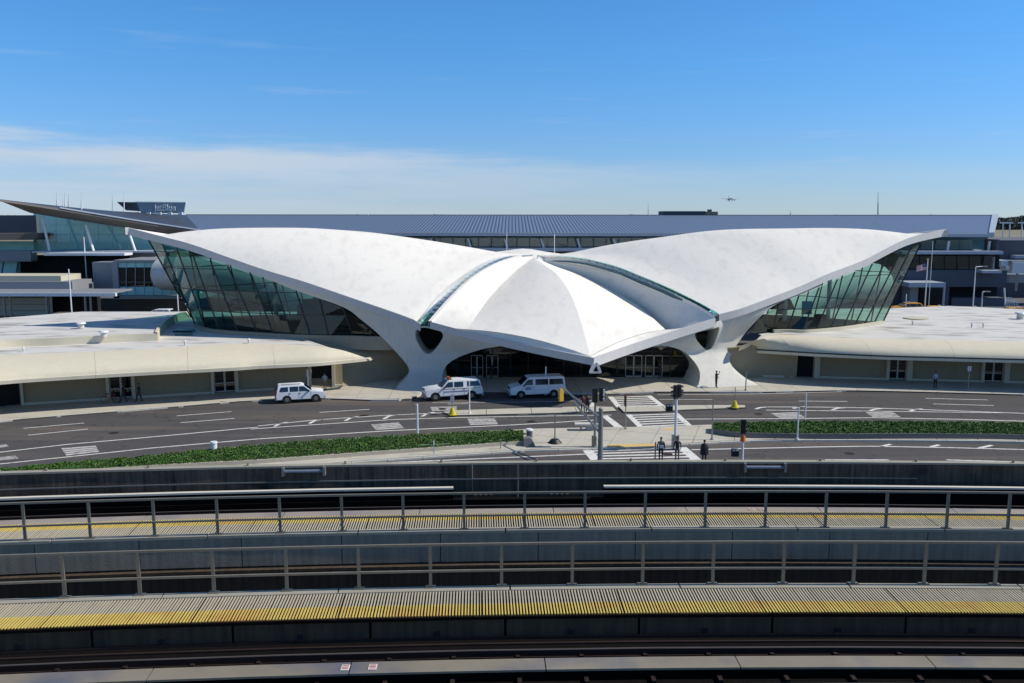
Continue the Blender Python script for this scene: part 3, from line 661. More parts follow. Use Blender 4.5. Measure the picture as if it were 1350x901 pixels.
sheet('pier', [(300, 343), (351, 361), (401, 377), (469, 400), (537, 423), (553, 430.5), (567, 430.5), (617, 440), (672, 455), (655, 457.5), (638, 460), (610, 469), (593, 478), (585, 488), (583, 500), (586, 512), (592, 522), (514, 522), (524, 510), (534, 500), (539, 491), (537, 482), (520, 462), (497, 439), (475, 421), (452, 405), (390, 383), (331, 359)],
      [(556, 432.5), (548.5, 436), (548, 446), (555, 460), (563, 467), (572, 463), (582, 449), (584, 442), (579, 436), (566, 433)], dL, tL, corners=(0, 4, 5, 6, 8, 16, 17, 27))
fdr = [(783, 77.6), (830, 82.3), (877, 86.6), (943, 88.6), (955, 89.6), (1020, 92.0), (1055, 93.7), (1091, 95.4)]
fyr = [(840, 466), (874, 454.5), (942, 431), (955, 424), (970, 420), (1026, 402), (1069, 385)]
def dR(x, y):
    top = interp(x, fdr) + .16; dy = y - interp(x, fyr)
    pil = interp(x, [(860, 87.2), (900, 89.4), (918, 90.2), (945, 90.9), (965, 91.8), (987, 92.8), (1029, 94.0), (1069, 95.4)])
    d = lerp(top, pil, ss(0, 30, dy))
    gR = Dz(512, .14) + (x - 915) * .012
    return lerp(d, gR, min(1, max(0, (y - 463) / 49)) ** 1.15)
def tR(x, y, p):
    k = ss(870, 905, x) * (1 - ss(985, 1030, x))
    return Vector((-.4 * k, lerp(.5, 5.0, k), lerp(.25, 0, k)))
sheet('pier', [(862, 457.5), (900, 443.5), (941, 429.5), (946, 424), (958, 421.5), (970, 418.5), (1026, 400), (1084, 377), (1055, 389), (1029, 399), (1012, 409), (987, 434), (970, 457), (962, 473), (966, 484), (982, 498), (1001, 508.5), (1012, 512), (917, 513), (921, 507), (923, 493), (918, 480.6), (907, 468), (898, 462), (881.5, 456.9), (872, 456)],
      [(917, 440), (918, 447.5), (926.5, 458), (932.5, 462), (937, 460.6), (943, 450), (948.5, 434), (948, 431), (942, 433), (928, 436.5)], dR, tR, corners=(0, 2, 3, 7, 17, 18, 25))
# added dark panels for the unlit interior behind pier openings, then rear piers
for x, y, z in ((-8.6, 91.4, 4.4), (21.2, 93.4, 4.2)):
    MB().box((x, y, z), (3.4, .2, 3.4)).build('shade_panel', M_DARK, T)
for x, y in ((-8.0, 121), (19.5, 123)):
    m_ = MB(); m_.hexa([Vector((x + a, y + b, .1)) for a, b in ((-3, -2), (3, -2), (3, 2), (-3, 2))], [Vector((x + a, y + b, 4)) for a, b in ((-1.6, -1), (1.6, -1), (1.6, 1), (-1.6, 1))])
    m_.hexa([Vector((x + a, y + b, 4)) for a, b in ((-1.6, -1), (1.6, -1), (1.6, 1), (-1.6, 1))], [Vector((x + a, y + b, 6.6)) for a, b in ((-5, -1.2), (5, -1.2), (5, 1.2), (-5, 1.2))])
    m_.build('rear_pier', M_PIER, T)

# ---- slanted window walls of the wings
def window_wall(tops, bases, levels, pm, name='window_wall', thick=.09, inset=.05):
    W = thing(name, (bases[0] + bases[-1]) / 2 - TB); W.parent = T
    n = len(tops)
    for i in range(n):
        MB().tube(bases[i], tops[i], thick, n=4).build('mullion', M_MULL, W)
    for i in range(n - 1):
        a, b, c, d = bases[i], bases[i + 1], tops[i + 1], tops[i]
        def at(p, q, z):
            return p + (q - p) * ((z - p.z) / (q.z - p.z)) if q.z - p.z > 1e-3 else q
        zs = [min(a.z, b.z)] + [z for z in levels if z > max(a.z, b.z) + .3] + [99]
        for z0, z1 in zip(zs, zs[1:]):
            L0, L1 = max(z0, a.z), min(z1, d.z); R0, R1 = max(z0, b.z), min(z1, c.z)
            if L1 <= L0 and R1 <= R0: break
            P = []
            P.append(at(a, d, min(L0, d.z))); P.append(at(b, c, min(R0, c.z)))
            if R1 > R0 + .02: P.append(at(b, c, R1))
            if (L1 < z1) != (R1 < z1) and L1 > L0 + .02 and R1 > R0 + .02:      # the sloping head crosses the level
                lo, hi = (d, c) if d.z < c.z else (c, d); tt = (z1 - lo.z) / (hi.z - lo.z)
                if 0 < tt < 1: P.append(lo.lerp(hi, tt))
            if L1 > L0 + .02: P.append(at(a, d, L1))
            if len(P) < 3: continue
            cc = sum(P, Vector()) / len(P); P = [p + (cc - p).normalized() * inset for p in P]
            MB().add(P, [list(range(len(P)))]).build('pane', pm, W)
            if z1 < 90:
                q0, q1 = at(a, d, min(z1, d.z)), at(b, c, min(z1, c.z))
                if d.z > z1 and c.z > z1: MB().tube(q0, q1, thick * .7, n=4).build('transom', M_MULL, W)
    return W
ltx = [(196, 316.5, 95.9), (214, 322, 95.2), (233, 328, 94.8), (254, 336, 94.5), (277, 343.5, 94.1), (300, 351, 93.6), (331, 361.5, 92.8), (361, 372.5, 92.2), (390, 383, 91.6), (421, 394, 91.0), (452, 405.5, 90.4), (484, 429, 89.8)]
lbx = [(252, 419, 101.5), (258, 430, 96.9), (272, 436, 95.2), (290, 438.5, 94.4), (315, 440.5, 93.6), (341, 442, 93.0), (361, 443.3, 92.6), (386, 444.5, 92.2), (410, 445.5, 91.9), (434, 446, 91.7), (466, 446.5, 91.4), (500, 447.5, 90.9)]
ltops = [U(*p) for p in ltx]; lbase = [Gz(x, y, 4.62) for x, y, d in lbx]
window_wall(ltops, lbase, [7.0, 9.3, 11.6, 13.4], M_TEALD)
rtx = [(1000, 420, 93.4), (1026, 402.5, 93.8), (1053, 390.5, 94.6), (1080, 379, 95.6), (1104, 368.5, 96.6), (1127, 359, 97.8), (1150, 348, 99.0), (1170, 338.5, 100.2), (1188, 331.5, 101.2), (1202, 325.5, 102.2), (1214, 321, 103.2)]
rbx = [(985, 441, 0), (1019, 436.8, 0), (1038, 436.6, 0), (1058, 437.4, 0), (1076, 436.4, 0), (1094, 434.8, 0), (1111, 433, 0), (1126, 431, 0), (1139, 429, 0), (1152, 427, 0), (1164, 425, 0)]
rtops = [U(*p) for p in rtx]; rbase = [Gz(x, y, 4.75) for x, y, d in rbx]
window_wall(rtops, rbase, [7.2, 10.6, 13.2], M_GREENP)
# end turn of the walls and the rear walls seen through the glass
def rear_wall(R, F, tops, bases, levels, pm, n, dx):
    T_, B_ = [tops[-1] if dx > 0 else tops[0]], [bases[-1] if dx > 0 else bases[0]]
    a = T_[0]; m = len(R)
    for k in range(1, n + 1):
        j = int((m - 1) * (1 - .12 - .62 * (k / n)))
        p = R[j] - Vector((0, 1.2, .7)); q = p + Vector((-dx * 2.6 * (1 - .4 * k / n), -3.2 * (p.z - 4.7) / 10, 0)); q.z = 4.68
        T_.append(p); B_.append(q)
    window_wall(T_, B_, levels, pm, 'rear_window_wall')
rear_wall(Lr, Lf, ltops, lbase, [7.0, 9.3, 11.6], M_TEALP, 9, -1)
rear_wall(Rr, Rf, rtops, rbase, [7.2, 10.6], M_GREENP, 9, 1)
# sill wall running under the left glass, then curving into the pier bay (wing shade put into its tone)
def wallstrip(P, z0, z1, th, name, m, parent=T, n=40, flare=0.0):
    P = spline(P, n); rows = []
    for i, p in enumerate(P):
        a = P[max(0, i - 1)]; b = P[min(n - 1, i + 1)]; d = (b - a); d.z = 0; d.normalize(); nn = Vector((-d.y, d.x, 0))
        q = Vector((p.x, p.y, 0))
        A = z0(i / (n - 1)) if callable(z0) else z0; B = z1(i / (n - 1)) if callable(z1) else z1
        rows.append([q + Vector((0, 0, A)), q - nn * flare + Vector((0, 0, lerp(A, B, .6))), q - nn * flare + Vector((0, 0, B)), q + nn * th + Vector((0, 0, B)), q + nn * th + Vector((0, 0, A))])
    return MB().grid(rows).build(name, m, parent, smooth=True, sharp=40)
wallstrip([Gz(x, y + 1, 4.6) - Vector((0, .5, 0)) for x, y, d in lbx[1:]] + [Gz(530, 449, 4.6)], 3.6, 5.0, .5, 'sill_wall', M_SILLSH)
wallstrip([Gz(x, y + 1, 4.7) - Vector((0, .4, 0)) for x, y, d in rbx[1:]], 4.0, 4.98, .4, 'sill_wall', M_BEIGE2)
# curved concrete bowls that close the side bays behind the piers
wallstrip([Gz(925, 498, .14), Gz(965, 498.5, .14), Gz(1010, 497.5, .14), Gz(1050, 498.5, .14)], .1, lambda t: 3.2 + .9 * t, .4, 'curved_wall', M_BEIGE, flare=.25)
def loft(curves, name, m, n=30, k=10):
    C = [spline(c, n) for c in curves]; cols = [spline([c[i] for c in C], k) for i in range(n)]
    return MB().grid(cols).build(name, m, T, smooth=True)
loft([[U(395, 447.5, 89.5), U(450, 448, 90.5), U(500, 449, 91.0), U(550, 452, 92)], [U(395, 466, 86.5), U(450, 468, 88.2), U(505, 469, 90.2), U(550, 470, 92)], [U(395, 480, 87.4), U(450, 482, 88.8), U(505, 483, 90.6), U(550, 485, 92)], [Gz(395, 512, .14), Gz(450, 510.5, .14), Gz(505, 502.5, .14), Gz(560, 497, .14)]], 'curved_wall', M_BEIGE)
# ---- entrance wall under the canopy: dark glazing, door sets
EY = Dz(497.5, .14)
E0, E1 = U(556, 497, EY).x, U(930, 497, EY).x
ew = thing('entrance_wall', Vector((5, EY, .14)) - TB); ew.parent = T
capz = lambda x: 7.0 if x < 10.6 else 3.85 if x < 17.6 else 5.2
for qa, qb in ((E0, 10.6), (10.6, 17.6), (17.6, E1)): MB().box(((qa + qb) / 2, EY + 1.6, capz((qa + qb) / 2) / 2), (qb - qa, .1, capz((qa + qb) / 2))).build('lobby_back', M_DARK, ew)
xs = np.linspace(E0, E1, 17)
doors = [(621, 637), (641, 657), (824, 846), (850, 873)]
for i in range(16):
    a, b = xs[i], xs[i + 1]
    cz = min(capz(a), capz(b)) - .05
    for z0, z1 in [(p, min(q, cz)) for p, q in ((.16, 2.6), (2.66, 4.8), (4.86, 7.2)) if p < cz - .3]:
        MB().add([(a + .04, EY, z0), (b - .04, EY, z0), (b - .04, EY, z1), (a + .04, EY, z1)], [[0, 1, 2, 3]]).build('pane', M_SMOKE, ew)
    MB().box((a, EY, cz / 2), (.1, .16, cz)).build('mullion', M_MULL, ew)
for a, b in doors:
    x0, x1 = U(a, 490, EY).x, U(b, 490, EY).x
    for q0, q1 in ((x0, (x0 + x1) / 2), ((x0 + x1) / 2, x1)):
        m_ = MB()
        m_.box(((q0 + q1) / 2, EY - .12, 2.52), (q1 - q0, .08, .09)); m_.box(((q0 + q1) / 2, EY - .12, .25), (q1 - q0, .08, .16)); m_.box(((q0 + q1) / 2, EY - .12, 1.2), (q1 - q0, .07, .06))
        for q in (q0 + .04, q1 - .04): m_.box((q, EY - .12, 1.36), (.07, .08, 2.4))
        m_.build('door', M_ALU, ew)
# interior floor of the wings
M_DIMFLOOR = mat('dim_floor', srgb(44, 42, 42), .9)  # floor colour carries the indoor gloom behind the glass
for F_, B_, nm in ((Lf, lbase, 'wing_floor'), (Rf, rbase, 'wing_floor')):
    P = [p + (Vector((TB.x, 108, p.z)) - p).normalized() * .5 + Vector((0, 0, .04)) for p in B_]
    bx_ = [Vector((-8 if B_ is lbase else 22, 112, 4.66)), Vector((P[0 if B_ is lbase else -1].x * .8, 112, 4.66))]
    MB().add(P + (bx_ if B_ is lbase else [bx_[1], bx_[0]]), [list(range(len(P) + 2))]).build(nm, M_DIMFLOOR, T)
MB().box((-17.5, 99.5, 6.2), (13, .3, 3.2)).build('gloom_panel', M_DARK, T); MB().box((-24.5, 103, 5.9), (.3, 7, 2.5)).build('gloom_panel', M_DARK, T)  # dark panels added to deepen the gloom behind the left glass
MB().box((-14, 97, 6.6), (9, .3, 3.6)).build('gloom_panel', M_DARK, T)
for x, y in ((-30, 100), (-22, 98), (31, 102), (37, 104)):
    MB().tube((x, y, 4.7), (x, y, 5.6), .5, .7, n=14).build('round_seat', M_RED if y == 102 else M_DARK, T); MB().tube((x + 2, y + 3, 4.7), (x + 2, y + 3, 10), .25, n=10).build('inner_column', M_WHITEM, T)
for x in (30, 33, 36): MB().box((x, 106, 6.2), (1.2, .2, 1.6)).build('inner_screen', M_GREYC_, T)
# ---- curved side buildings
def annex(st, side, roofpoly, zr, label):
    """st: stations (px, edge py, edge z, crest py, crest z)"""
    base = Gz(st[len(st) // 2][0], st[len(st) // 2][3], 0); base.z = 0
    t = thing('side_building', base, label, 'building')
    E = [Gz(a, b, z) for a, b, z, _, _ in st]; C = [Gz(a, b, z) for a, _, _, b, z in st]
    n = 64; E = spline(E, n); C = spline(C, n)
    rows = []
    for e, c in zip(E, C):
        r = [e + Vector((0, 1.2, 0)), e, e + Vector((0, 0, .3)), e + Vector((0, .1, .34))]
        s = e + Vector((0, .1, .34))
        for k in range(1, 9):
            a = k / 8 * pi / 2
            r.append(Vector((lerp(s.x, c.x, 1 - cos(a)), lerp(s.y, c.y, 1 - cos(a)), lerp(s.z, c.z, sin(a)))))
        rows.append(r)
    k = 0
    while k < n - 1:                                      # cast sections with joints between
        j = min(n - 1, k + 12); sec = [list(r) for r in rows[k:j + 1]]
        if j < n - 1: sec[-1] = [lerp(p, q, .975) for p, q in zip(rows[j - 1], rows[j])]
        MB().grid(sec).build('roof_edge_section', M_LIP, t, smooth=True, sharp=40); k = j
    # soffit under the overhang
    tipE = E[-1] if side < 0 else E[0]
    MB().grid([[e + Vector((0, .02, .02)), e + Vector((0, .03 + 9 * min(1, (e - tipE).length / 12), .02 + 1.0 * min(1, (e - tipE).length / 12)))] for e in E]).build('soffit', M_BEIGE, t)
    CR = [p for p in C if p.z > 4.35]
    MB().grid([[p, p + Vector((0, .5, -.15)), p + Vector((0, .9, -.7))] for p in (C[:-5] if side < 0 else C[5:]) if p.z < 4.4]).build('roof_nose', M_LIP, t, smooth=True)
    MB().add([Vector((p.x, p.y, p.z)) for p in CR] + roofpoly, [list(range(len(CR) + len(roofpoly)))]).build('flat_roof', M_ROOFMEM, t)
    return t, E, C
Lst = [(-150, 524, 3.0, 484, 4.6), (0, 507.5, 3.0, 469, 4.6), (151, 497.5, 3.0, 462.5, 4.6), (300, 489.5, 3.0, 453.8, 4.6), (340, 486.8, 3.0, 453.2, 4.6), (413, 483.2, 3.0, 456, 4.55), (447, 480.2, 3.0, 461, 4.2), (469, 478, 3.0, 467.5, 3.7), (489, 475.8, 3.0, 475, 3.1)]
LA_, Le, Lc = annex(Lst, -1, [Gz(398, 446.6, 4.6), Vector((-16, 98, 4.6)), Vector((-10, 116, 4.6)), Gz(245, 411, 4.6), Gz(108, 411.5, 4.6), Gz(0, 420, 4.6), Gz(-150, 430, 4.6)], 4.6,
                    'low curved side building with beige rounded roof edge, left of the winged hall')
Rst = [(950, 463.3, 2.6, 462, 2.9), (968, 464.2, 2.7, 459, 3.5), (984, 465, 2.76, 453.5, 4.1), (1000, 465.9, 2.82, 447, 4.5), (1026, 467.5, 2.9, 441.8, 4.7), (1080, 470.6, 3.0, 444, 4.65), (1161, 474.2, 3.0, 447, 4.6), (1250, 476.6, 3.0, 448.6, 4.6), (1350, 479.2, 3.0, 450.5, 4.6), (1520, 484, 3.0, 456, 4.6)]
RA_, Re, Rc = annex(Rst, 1, [Gz(1520, 416, 4.6), Gz(1350, 408, 4.6), Gz(1252, 403.5, 4.6), Gz(1173, 406.5, 4.6), Vector((24, 118, 4.6)), Gz(1004, 442, 4.6)], 4.6,
                    'low curved side building with beige rounded roof edge, right of the winged hall')
# slot line along the right roof edge
MB().grid([[e + Vector((0, -.05, .3)), e + Vector((0, -.05, .42)), e + Vector((0, .1, .42))] for e in Re[6:]]).build('edge_flashing', M_MULL, RA_)
# walls under the overhang, with door bays
def side_wall(foot, bays, t, x0, x1):
    """bays: (px0, px1, kind)"""
    def F(px): return Gz(px, interp(px, foot), .14)
    def seg(a, b, kind):
        A, B = F(a), F(b); d = (B - A).normalized(); n = Vector((d.y, -d.x, 0)); up = Vector((0, 0, 3.7))
        if kind == 'wall':
            m_ = MB(); off = -n * .25
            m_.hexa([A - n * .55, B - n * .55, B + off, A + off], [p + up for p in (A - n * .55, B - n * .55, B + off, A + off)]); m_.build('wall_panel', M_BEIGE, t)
            L = (B - A).length                             # low plinth ledge
            MB().hexa([A, B, B + off, A + off], [p + Vector((0, 0, .22)) for p in (A, B, B + off, A + off)]).build('plinth', M_BEIGE2, t)
        elif kind == 'pilaster':
            MB().hexa([A + n * .1, B + n * .1, B - n * .5, A - n * .5], [p + up for p in (A + n * .1, B + n * .1, B - n * .5, A - n * .5)]).build('pilaster', M_BEIGE2, t)
        else:
            MB().hexa([A - n * .7, B - n * .7, B - n * .8, A - n * .8], [p + up for p in (A - n * .7, B - n * .7, B - n * .8, A - n * .8)]).build('dark_opening', M_DARK, t)
            if kind == 'door':
                m_ = MB(); k = 2
                dr = thing('door_set', (A + B) / 2 - Vector(t.location)); dr.parent = t
                for i in range(k):
                    P = A.lerp(B, i / k + .02) - n * .3; Q = A.lerp(B, (i + 1) / k - .02) - n * .3
                    fr = MB()
                    for z, h in ((.05, .12), (.9, .07), (2.25, .1)): fr.hexa([P + Vector((0, 0, z)), Q + Vector((0, 0, z)), Q - n * .06 + Vector((0, 0, z)), P - n * .06 + Vector((0, 0, z))], [p + Vector((0, 0, z + h)) for p in (P, Q, Q - n * .06, P - n * .06)])
                    for p in (P, Q): fr.box(p + Vector((0, 0, 1.2)), (.09, .08, 2.35))
                    fr.build('door', M_ALU, dr)
                    MB().add([P - n * .03 + Vector((0, 0, .1)), Q - n * .03 + Vector((0, 0, .1)), Q - n * .03 + Vector((0, 0, 2.3)), P - n * .03 + Vector((0, 0, 2.3))], [[0, 1, 2, 3]]).build('pane', M_SMOKE, dr)
    bays = sorted(bays); cur = x0
    for a, b, k in bays:
        w = 3.2
        if cur < a - 4:
            seg(cur, a - 4, 'wall')
        seg(a - 4, a, 'pilaster'); seg(a, b, k); seg(b, b + 7 if x0 > 500 else b + 4, 'pilaster'); cur = b + (7 if x0 > 500 else 4)
    if cur < x1: seg(cur, x1, 'wall')
footL = [(-150, 556), (0, 537.5), (40, 533.6), (160, 526.5), (340, 515.6), (410, 511.8), (451, 510.6), (470, 508)]
side_wall(footL, [(-60, 28, 'open'), (145, 175, 'door'), (283, 311, 'door'), (411, 438, 'open')], LA_, -150, 452)
footR = [(1000, 497.6), (1080, 498.6), (1169, 501.2), (1350, 505.6), (1520, 511)]
side_wall(footR, [(1046, 1073, 'open'), (1172, 1195, 'door'), (1297, 1323, 'door')], RA_, 1006, 1510)
# raised roof step and the curved parapet round the left glass
up = [Gz(-150, 476, 4.6), Gz(0, 459.4, 4.6), Gz(90, 455, 4.6), Gz(177, 450.6, 4.6), Gz(208, 449.5, 4.6)]
zt = Vector((0, 0, .75))
m_ = MB(); P = spline(up, 40); m_.grid([[p, p + zt, p + zt + Vector((0, .3, 0)), p + Vector((0, .3, 0))] for p in P]); m_.build('roof_step', M_LIP, LA_, smooth=True, sharp=40)
cw = spline([Gz(208, 449.5, 4.6), Gz(212, 441, 4.6), Gz(222, 431, 4.6), Gz(236, 423.5, 4.6), Gz(250, 419.5, 4.6)], 20)
MB().grid([[p, p + zt * 1.15, p + zt * 1.15 + Vector((-.35, .2, 0)), p + Vector((-.35, .2, 0))] for p in cw]).build('curved_parapet', M_LIP, LA_, smooth=True, sharp=40)
MB().add([p + zt - Vector((0, -.25, .08)) for p in P] + [p + zt - Vector((0, 0, .08)) for p in cw[1:]] + [Gz(246, 411, 5.27), Gz(108, 411.2, 5.27), Gz(0, 419.6, 5.27), Gz(-150, 430, 5.27)], [list(range(len(P) + len(cw) + 3))]).build('upper_roof', M_ROOFMEM, LA_)
MB().box(Gz(243, 437.5, 4.6) + Vector((0, 0, .12)), (1.9, 1.6, .24)).build('roof_light', M_SKYL, LA_)
MB().box(Gz(246, 440, 4.6) + Vector((.2, -1.3, .1)), (1.7, .5, .2)).build('roof_light', M_SKYL, LA_)
def roof_vent(px, py, z, r, h, t, label):
    p = Gz(px, py, z); v = thing('roof_vent', p, label, 'roof vent')
    MB().tube(p, p + Vector((0, 0, h)), r * .6, n=10).build('stack', M_FASCIA, v); MB().tube(p + Vector((0, 0, h)), p + Vector((0, 0, h + .15)), r, r * .8, n=10).build('cap', M_WHITEM, v)
for i, (px, py, z, r, h, lb) in enumerate([(14, 457, 4.6, .15, .35, 'tiny roof vent near the left photo edge'), (31, 464, 4.6, .13, .3, 'thin vent pipe on the beige roof edge far left'),
        (107, 433, 5.3, .55, .5, 'dark squat roof vent in the wing shadow on left roof'), (137, 444, 5.3, .5, .45, 'pale squat roof vent in front of the shadow on left roof'),
        (244, 456, 4.6, .15, .4, 'small white vent on roof edge below the left glass corner'), (328, 453, 4.6, .15, .35, 'small white vent on roof edge under left window wall'),
        (1203, 429, 4.6, .14, .4, 'thin pipe vent on right flat roof nearest the glass'), (1281, 432, 4.6, .14, .4, 'thin pipe vent midway on the right flat roof'), (1296, 432.5, 4.6, .14, .4, 'second thin pipe vent midway on right flat roof, further right'), (1345, 421, 4.6, .7, .7, 'squat white roof vent at right photo edge')]):
    roof_vent(px, py, z, r, h, None, lb)
hp = Gz(1208, 420.5, 4.6); o = tag(MB().tube(hp, hp + Vector((0, 0, .12)), 1.5, n=24).build('roof_hatch', M_BEIGE2), 'round tan roof hatch on the right flat roof', 'roof hatch')

# ------------------------------------------------------------------ the newer glass terminal behind
def pxbox(px0, py0, px1, py1, D, dep, name, m, parent=None, local=False):
    a, b = U(px0, py1, D), U(px1, py0, D)
    return MB().box(((a.x + b.x) / 2, D + dep / 2, (a.z + b.z) / 2), (b.x - a.x, dep, b.z - a.z)).build(name, m, parent)
def pxpanes(px0, px1, ys, D, step, m, parent, rowh=None):
    n = max(1, round((px1 - px0) / step))
    for i in range(n):
        for j in range(len(ys) - 1):
            x0, x1 = lerp(px0, px1, (i + .04) / n), lerp(px0, px1, (i + .96) / n)
            g = (ys[j + 1] - ys[j]) * .03
            MB().add([U(x0, ys[j + 1] - g, D), U(x1, ys[j + 1] - g, D), U(x1, ys[j] + g, D), U(x0, ys[j] + g, D)], [[0, 1, 2, 3]]).build('pane', m, parent)
F5 = thing('glass_terminal', (40, 165, 0), 'long modern terminal with blue-grey ribbed metal roof and glass front behind the winged hall', 'building')
EV = [(1311, 308.6, 150), (1000, 307.6, 150), (675, 307.2, 150), (400, 306.8, 150), (264, 304.5, 150)]
EL = [(264, 304.5, 150), (210, 296.5, 147), (166, 289.5, 144), (120, 282, 141), (80, 275.3, 138), (28, 267.2, 134), (-6, 262.5, 131)]
e1 = [U(*p) for p in EV]; r1 = [U(1316, 284.2, 186), U(1000, 284.2, 186), U(675, 284.0, 186), U(400, 283.8, 186), U(245, 283.6, 186)]
rows = []
for k in range(len(e1) - 1):
    for t in range(6): rows.append([e1[k].lerp(e1[k + 1], t / 6), r1[k].lerp(r1[k + 1], t / 6)])
rows.append([e1[-1], r1[-1]])
MB().grid(rows).build('metal_roof', M_T5ROOF, F5)
MB().grid([[a - Vector((0, 0, .03)), a - Vector((0, 0, .55)), b - Vector((0, -.4, .55))] for a, b in [(p[0], p[0]) for p in rows]]).build('eave_band', M_T5BAND, F5)
MB().grid([[p[0] + Vector((0, .1, -.56)), p[0] + Vector((0, 5, -.75))] for p in rows]).build('soffit', M_T5SOFF, F5)
MB().grid([[p[1] + Vector((0, 0, .12)), p[1] + Vector((0, 0, -.35)), p[1] + Vector((0, .8, -.35)), p[1] + Vector((0, .8, .12)), p[1] + Vector((0, 0, .12))] for p in rows]).build('ridge_cap', M_T5DARK, F5)
a, b = U(1303.5, 308.8, 149.9), U(1308, 284.1, 185.9)
MB().hexa([a, U(1311, 308.6, 149.9), U(1316.5, 284, 186), b], [p + Vector((0, 0, .25)) for p in (a, U(1311, 308.6, 149.9), U(1316.5, 284, 186), b)]).build('verge_flashing', M_T5BAND, F5)
M_T5LEFT = mat('dark_metal_roof', srgb(78, 80, 86), 0.5, metal=0.4, var=0.05)
el = [U(*p) for p in EL]; rl = [U(245, 283.6, 186), U(210, 281.8, 176), U(151, 278.6, 166), U(118, 275.8, 158), U(88, 272.8, 150), U(40, 267.6, 138), U(-6, 262.2, 131.6)]
MB().grid([[a, b] for a, b in zip(el, rl)]).build('upswept_roof', M_T5LEFT, F5)
lo = [(264, 309.5, 151), (210, 308, 149), (166, 300.5, 147.5), (120, 293.5, 146), (80, 287.5, 145), (40, 281, 142), (-6, 262.9, 131.5)]
MB().grid([[a + Vector((0, 0, .02)), a + Vector((0, -.1, -.3)), U(*q)] for a, q in zip(el, lo)]).build('upswept_soffit', M_T5SOFF, F5)
MB().grid([[a + Vector((0, -.25, .05)), a + Vector((0, -.25, .22)), a + Vector((0, .2, .22))] for a in el[:5]]).build('gutter', M_T5BAND, F5)
# front glass band seen over the saddle of the hall, and at the right end
W5 = thing('window_wall', Vector((10, 154, 10)) - F5.location); W5.parent = F5
pxpanes(530, 900, [313.5, 326.5], 154, 16.5, M_T5GL, W5); pxpanes(1214, 1299, [316.6, 329.5], 154, 17, M_T5GL, W5)
for px in list(range(619, 900, 48)) + [668, 570]:
    if px in (668,): continue
    MB().tube(U(px - 2, 315, 151.5), U(px + 2, 327, 151.5), .2, n=6).build('strut', M_WHITEM, W5)
for px in (1250, 1304): MB().tube(U(px + 1, 318, 151.5), U(px - 1, 331, 151.5), .25, n=6).build('strut', M_WHITEM, W5)
pxbox(500, 327, 1170, 331.5, 150.5, 5, 'ledge', M_T5BAND, F5); pxbox(1190, 331.5, 1323, 335.5, 148, 8, 'ledge', M_T5BAND, F5)
M_T5IN = mat('terminal_interior', srgb(104, 132, 140), .8, var=.2, scale=.3)
pxbox(250, 309, 1303, 345, 156, 1, 'inner_wall', M_T5IN, F5); pxbox(500, 331.5, 1170, 400, 154, 2, 'lower_wall', M_T5DARK, F5)
pxpanes(1180, 1310, [337, 356], 151, 16, M_T5GL, F5); pxbox(1165, 336, 1318, 410, 152, 10, 'lower_wall', M_DARK, F5)
pxbox(1165, 356.5, 1328, 378.5, 149, 3, 'cladding_band', M_T5DARK, F5); pxbox(1165, 378.5, 1252, 420, 149.5, 2.5, 'cladding_band', M_T5DARK, F5)
pxbox(1253, 393, 1326, 420, 149.5, 2.5, 'cladding_band', M_T5DARK, F5); pxbox(1313, 316, 1318, 336, 150, 4, 'end_panel', M_T5DARK, F5)
pxbox(1295, 357.2, 1321, 360.5, 147, 2, 'balcony_slab', M_T5BAND, F5); pxbox(1309, 339, 1312, 356, 149, .5, 'column', M_T5WALL, F5)
# left glazed prow
WL = thing('window_wall', Vector((-70, 146, 10)) - F5.location); WL.parent = F5
xsn = [48, 57, 74, 93, 112, 130, 149, 167, 186, 204]
for i in range(len(xsn) - 1):
    a, b = xsn[i], xsn[i + 1]; ya = interp(a, [(40, 281.5), (80, 287.8), (120, 293.8), (166, 300.8), (210, 308.2)]); yb = interp(b, [(40, 281.5), (80, 287.8), (120, 293.8), (166, 300.8), (210, 308.2)])
    levels = [(ya + yb) / 2] + [y for y in (297, 309.5, 320.5) if y > yb + 3] + [331]
    for j in range(len(levels) - 1):
        y0a = ya if j == 0 else levels[j]; y0b = yb if j == 0 else levels[j]
        MB().add([U(a + .6, levels[j + 1] - .5, 148), U(b - .6, levels[j + 1] - .5, 148), U(b - .6, y0b + .5, 148), U(a + .6, y0a + .5, 148)], [[0, 1, 2, 3]]).build('pane', M_T5GL, WL)
for (xa, ya, xb, yb) in [(56, 288, 66, 334), (113, 297, 123.5, 331.5), (171.5, 311, 178.5, 331.5)]:
    MB().tube(U(xa, ya, 144), U(xb, yb, 143), .2, n=8).build('strut', M_WHITEM, WL)
M_TEALB = mat('teal_lit_tone', srgb(168, 222, 216), 0.6, var=0.1, scale=.35)  # bright teal: daylight seen in the glass is put into this colour
MB().prism([U(44, 332, 151), U(262, 332, 151), U(262, 308, 151), U(210, 306.5, 151), U(120, 292, 151), U(44, 281, 151)], (0, 1, 0)).build('inner_wall', M_TEALB, F5)
pxbox(58, 334, 164, 337.3, 139, 3, 'sun_canopy', M_WHITEM, F5); pxbox(42, 331.5, 206, 333.5, 142, 8, 'ledge', M_T5BAND, F5)
pxbox(10, 337, 215, 372, 152, 2, 'recess_wall', M_DARK, F5); pxbox(171, 332.5, 205, 343, 144, 6, 'grey_block', M_T5WALL, F5)
pxbox(-160, 284, 47, 308, 150, 10, 'upper_wall', M_T5DARK, F5)
a = [U(-160, 310, 140), U(48, 307.5, 146), U(51, 309, 146), U(46, 316.5, 146), U(-160, 318.5, 140)]
MB().prism(a, (0, 8, 0)).build('roof_slab', M_T5SOFF, F5)
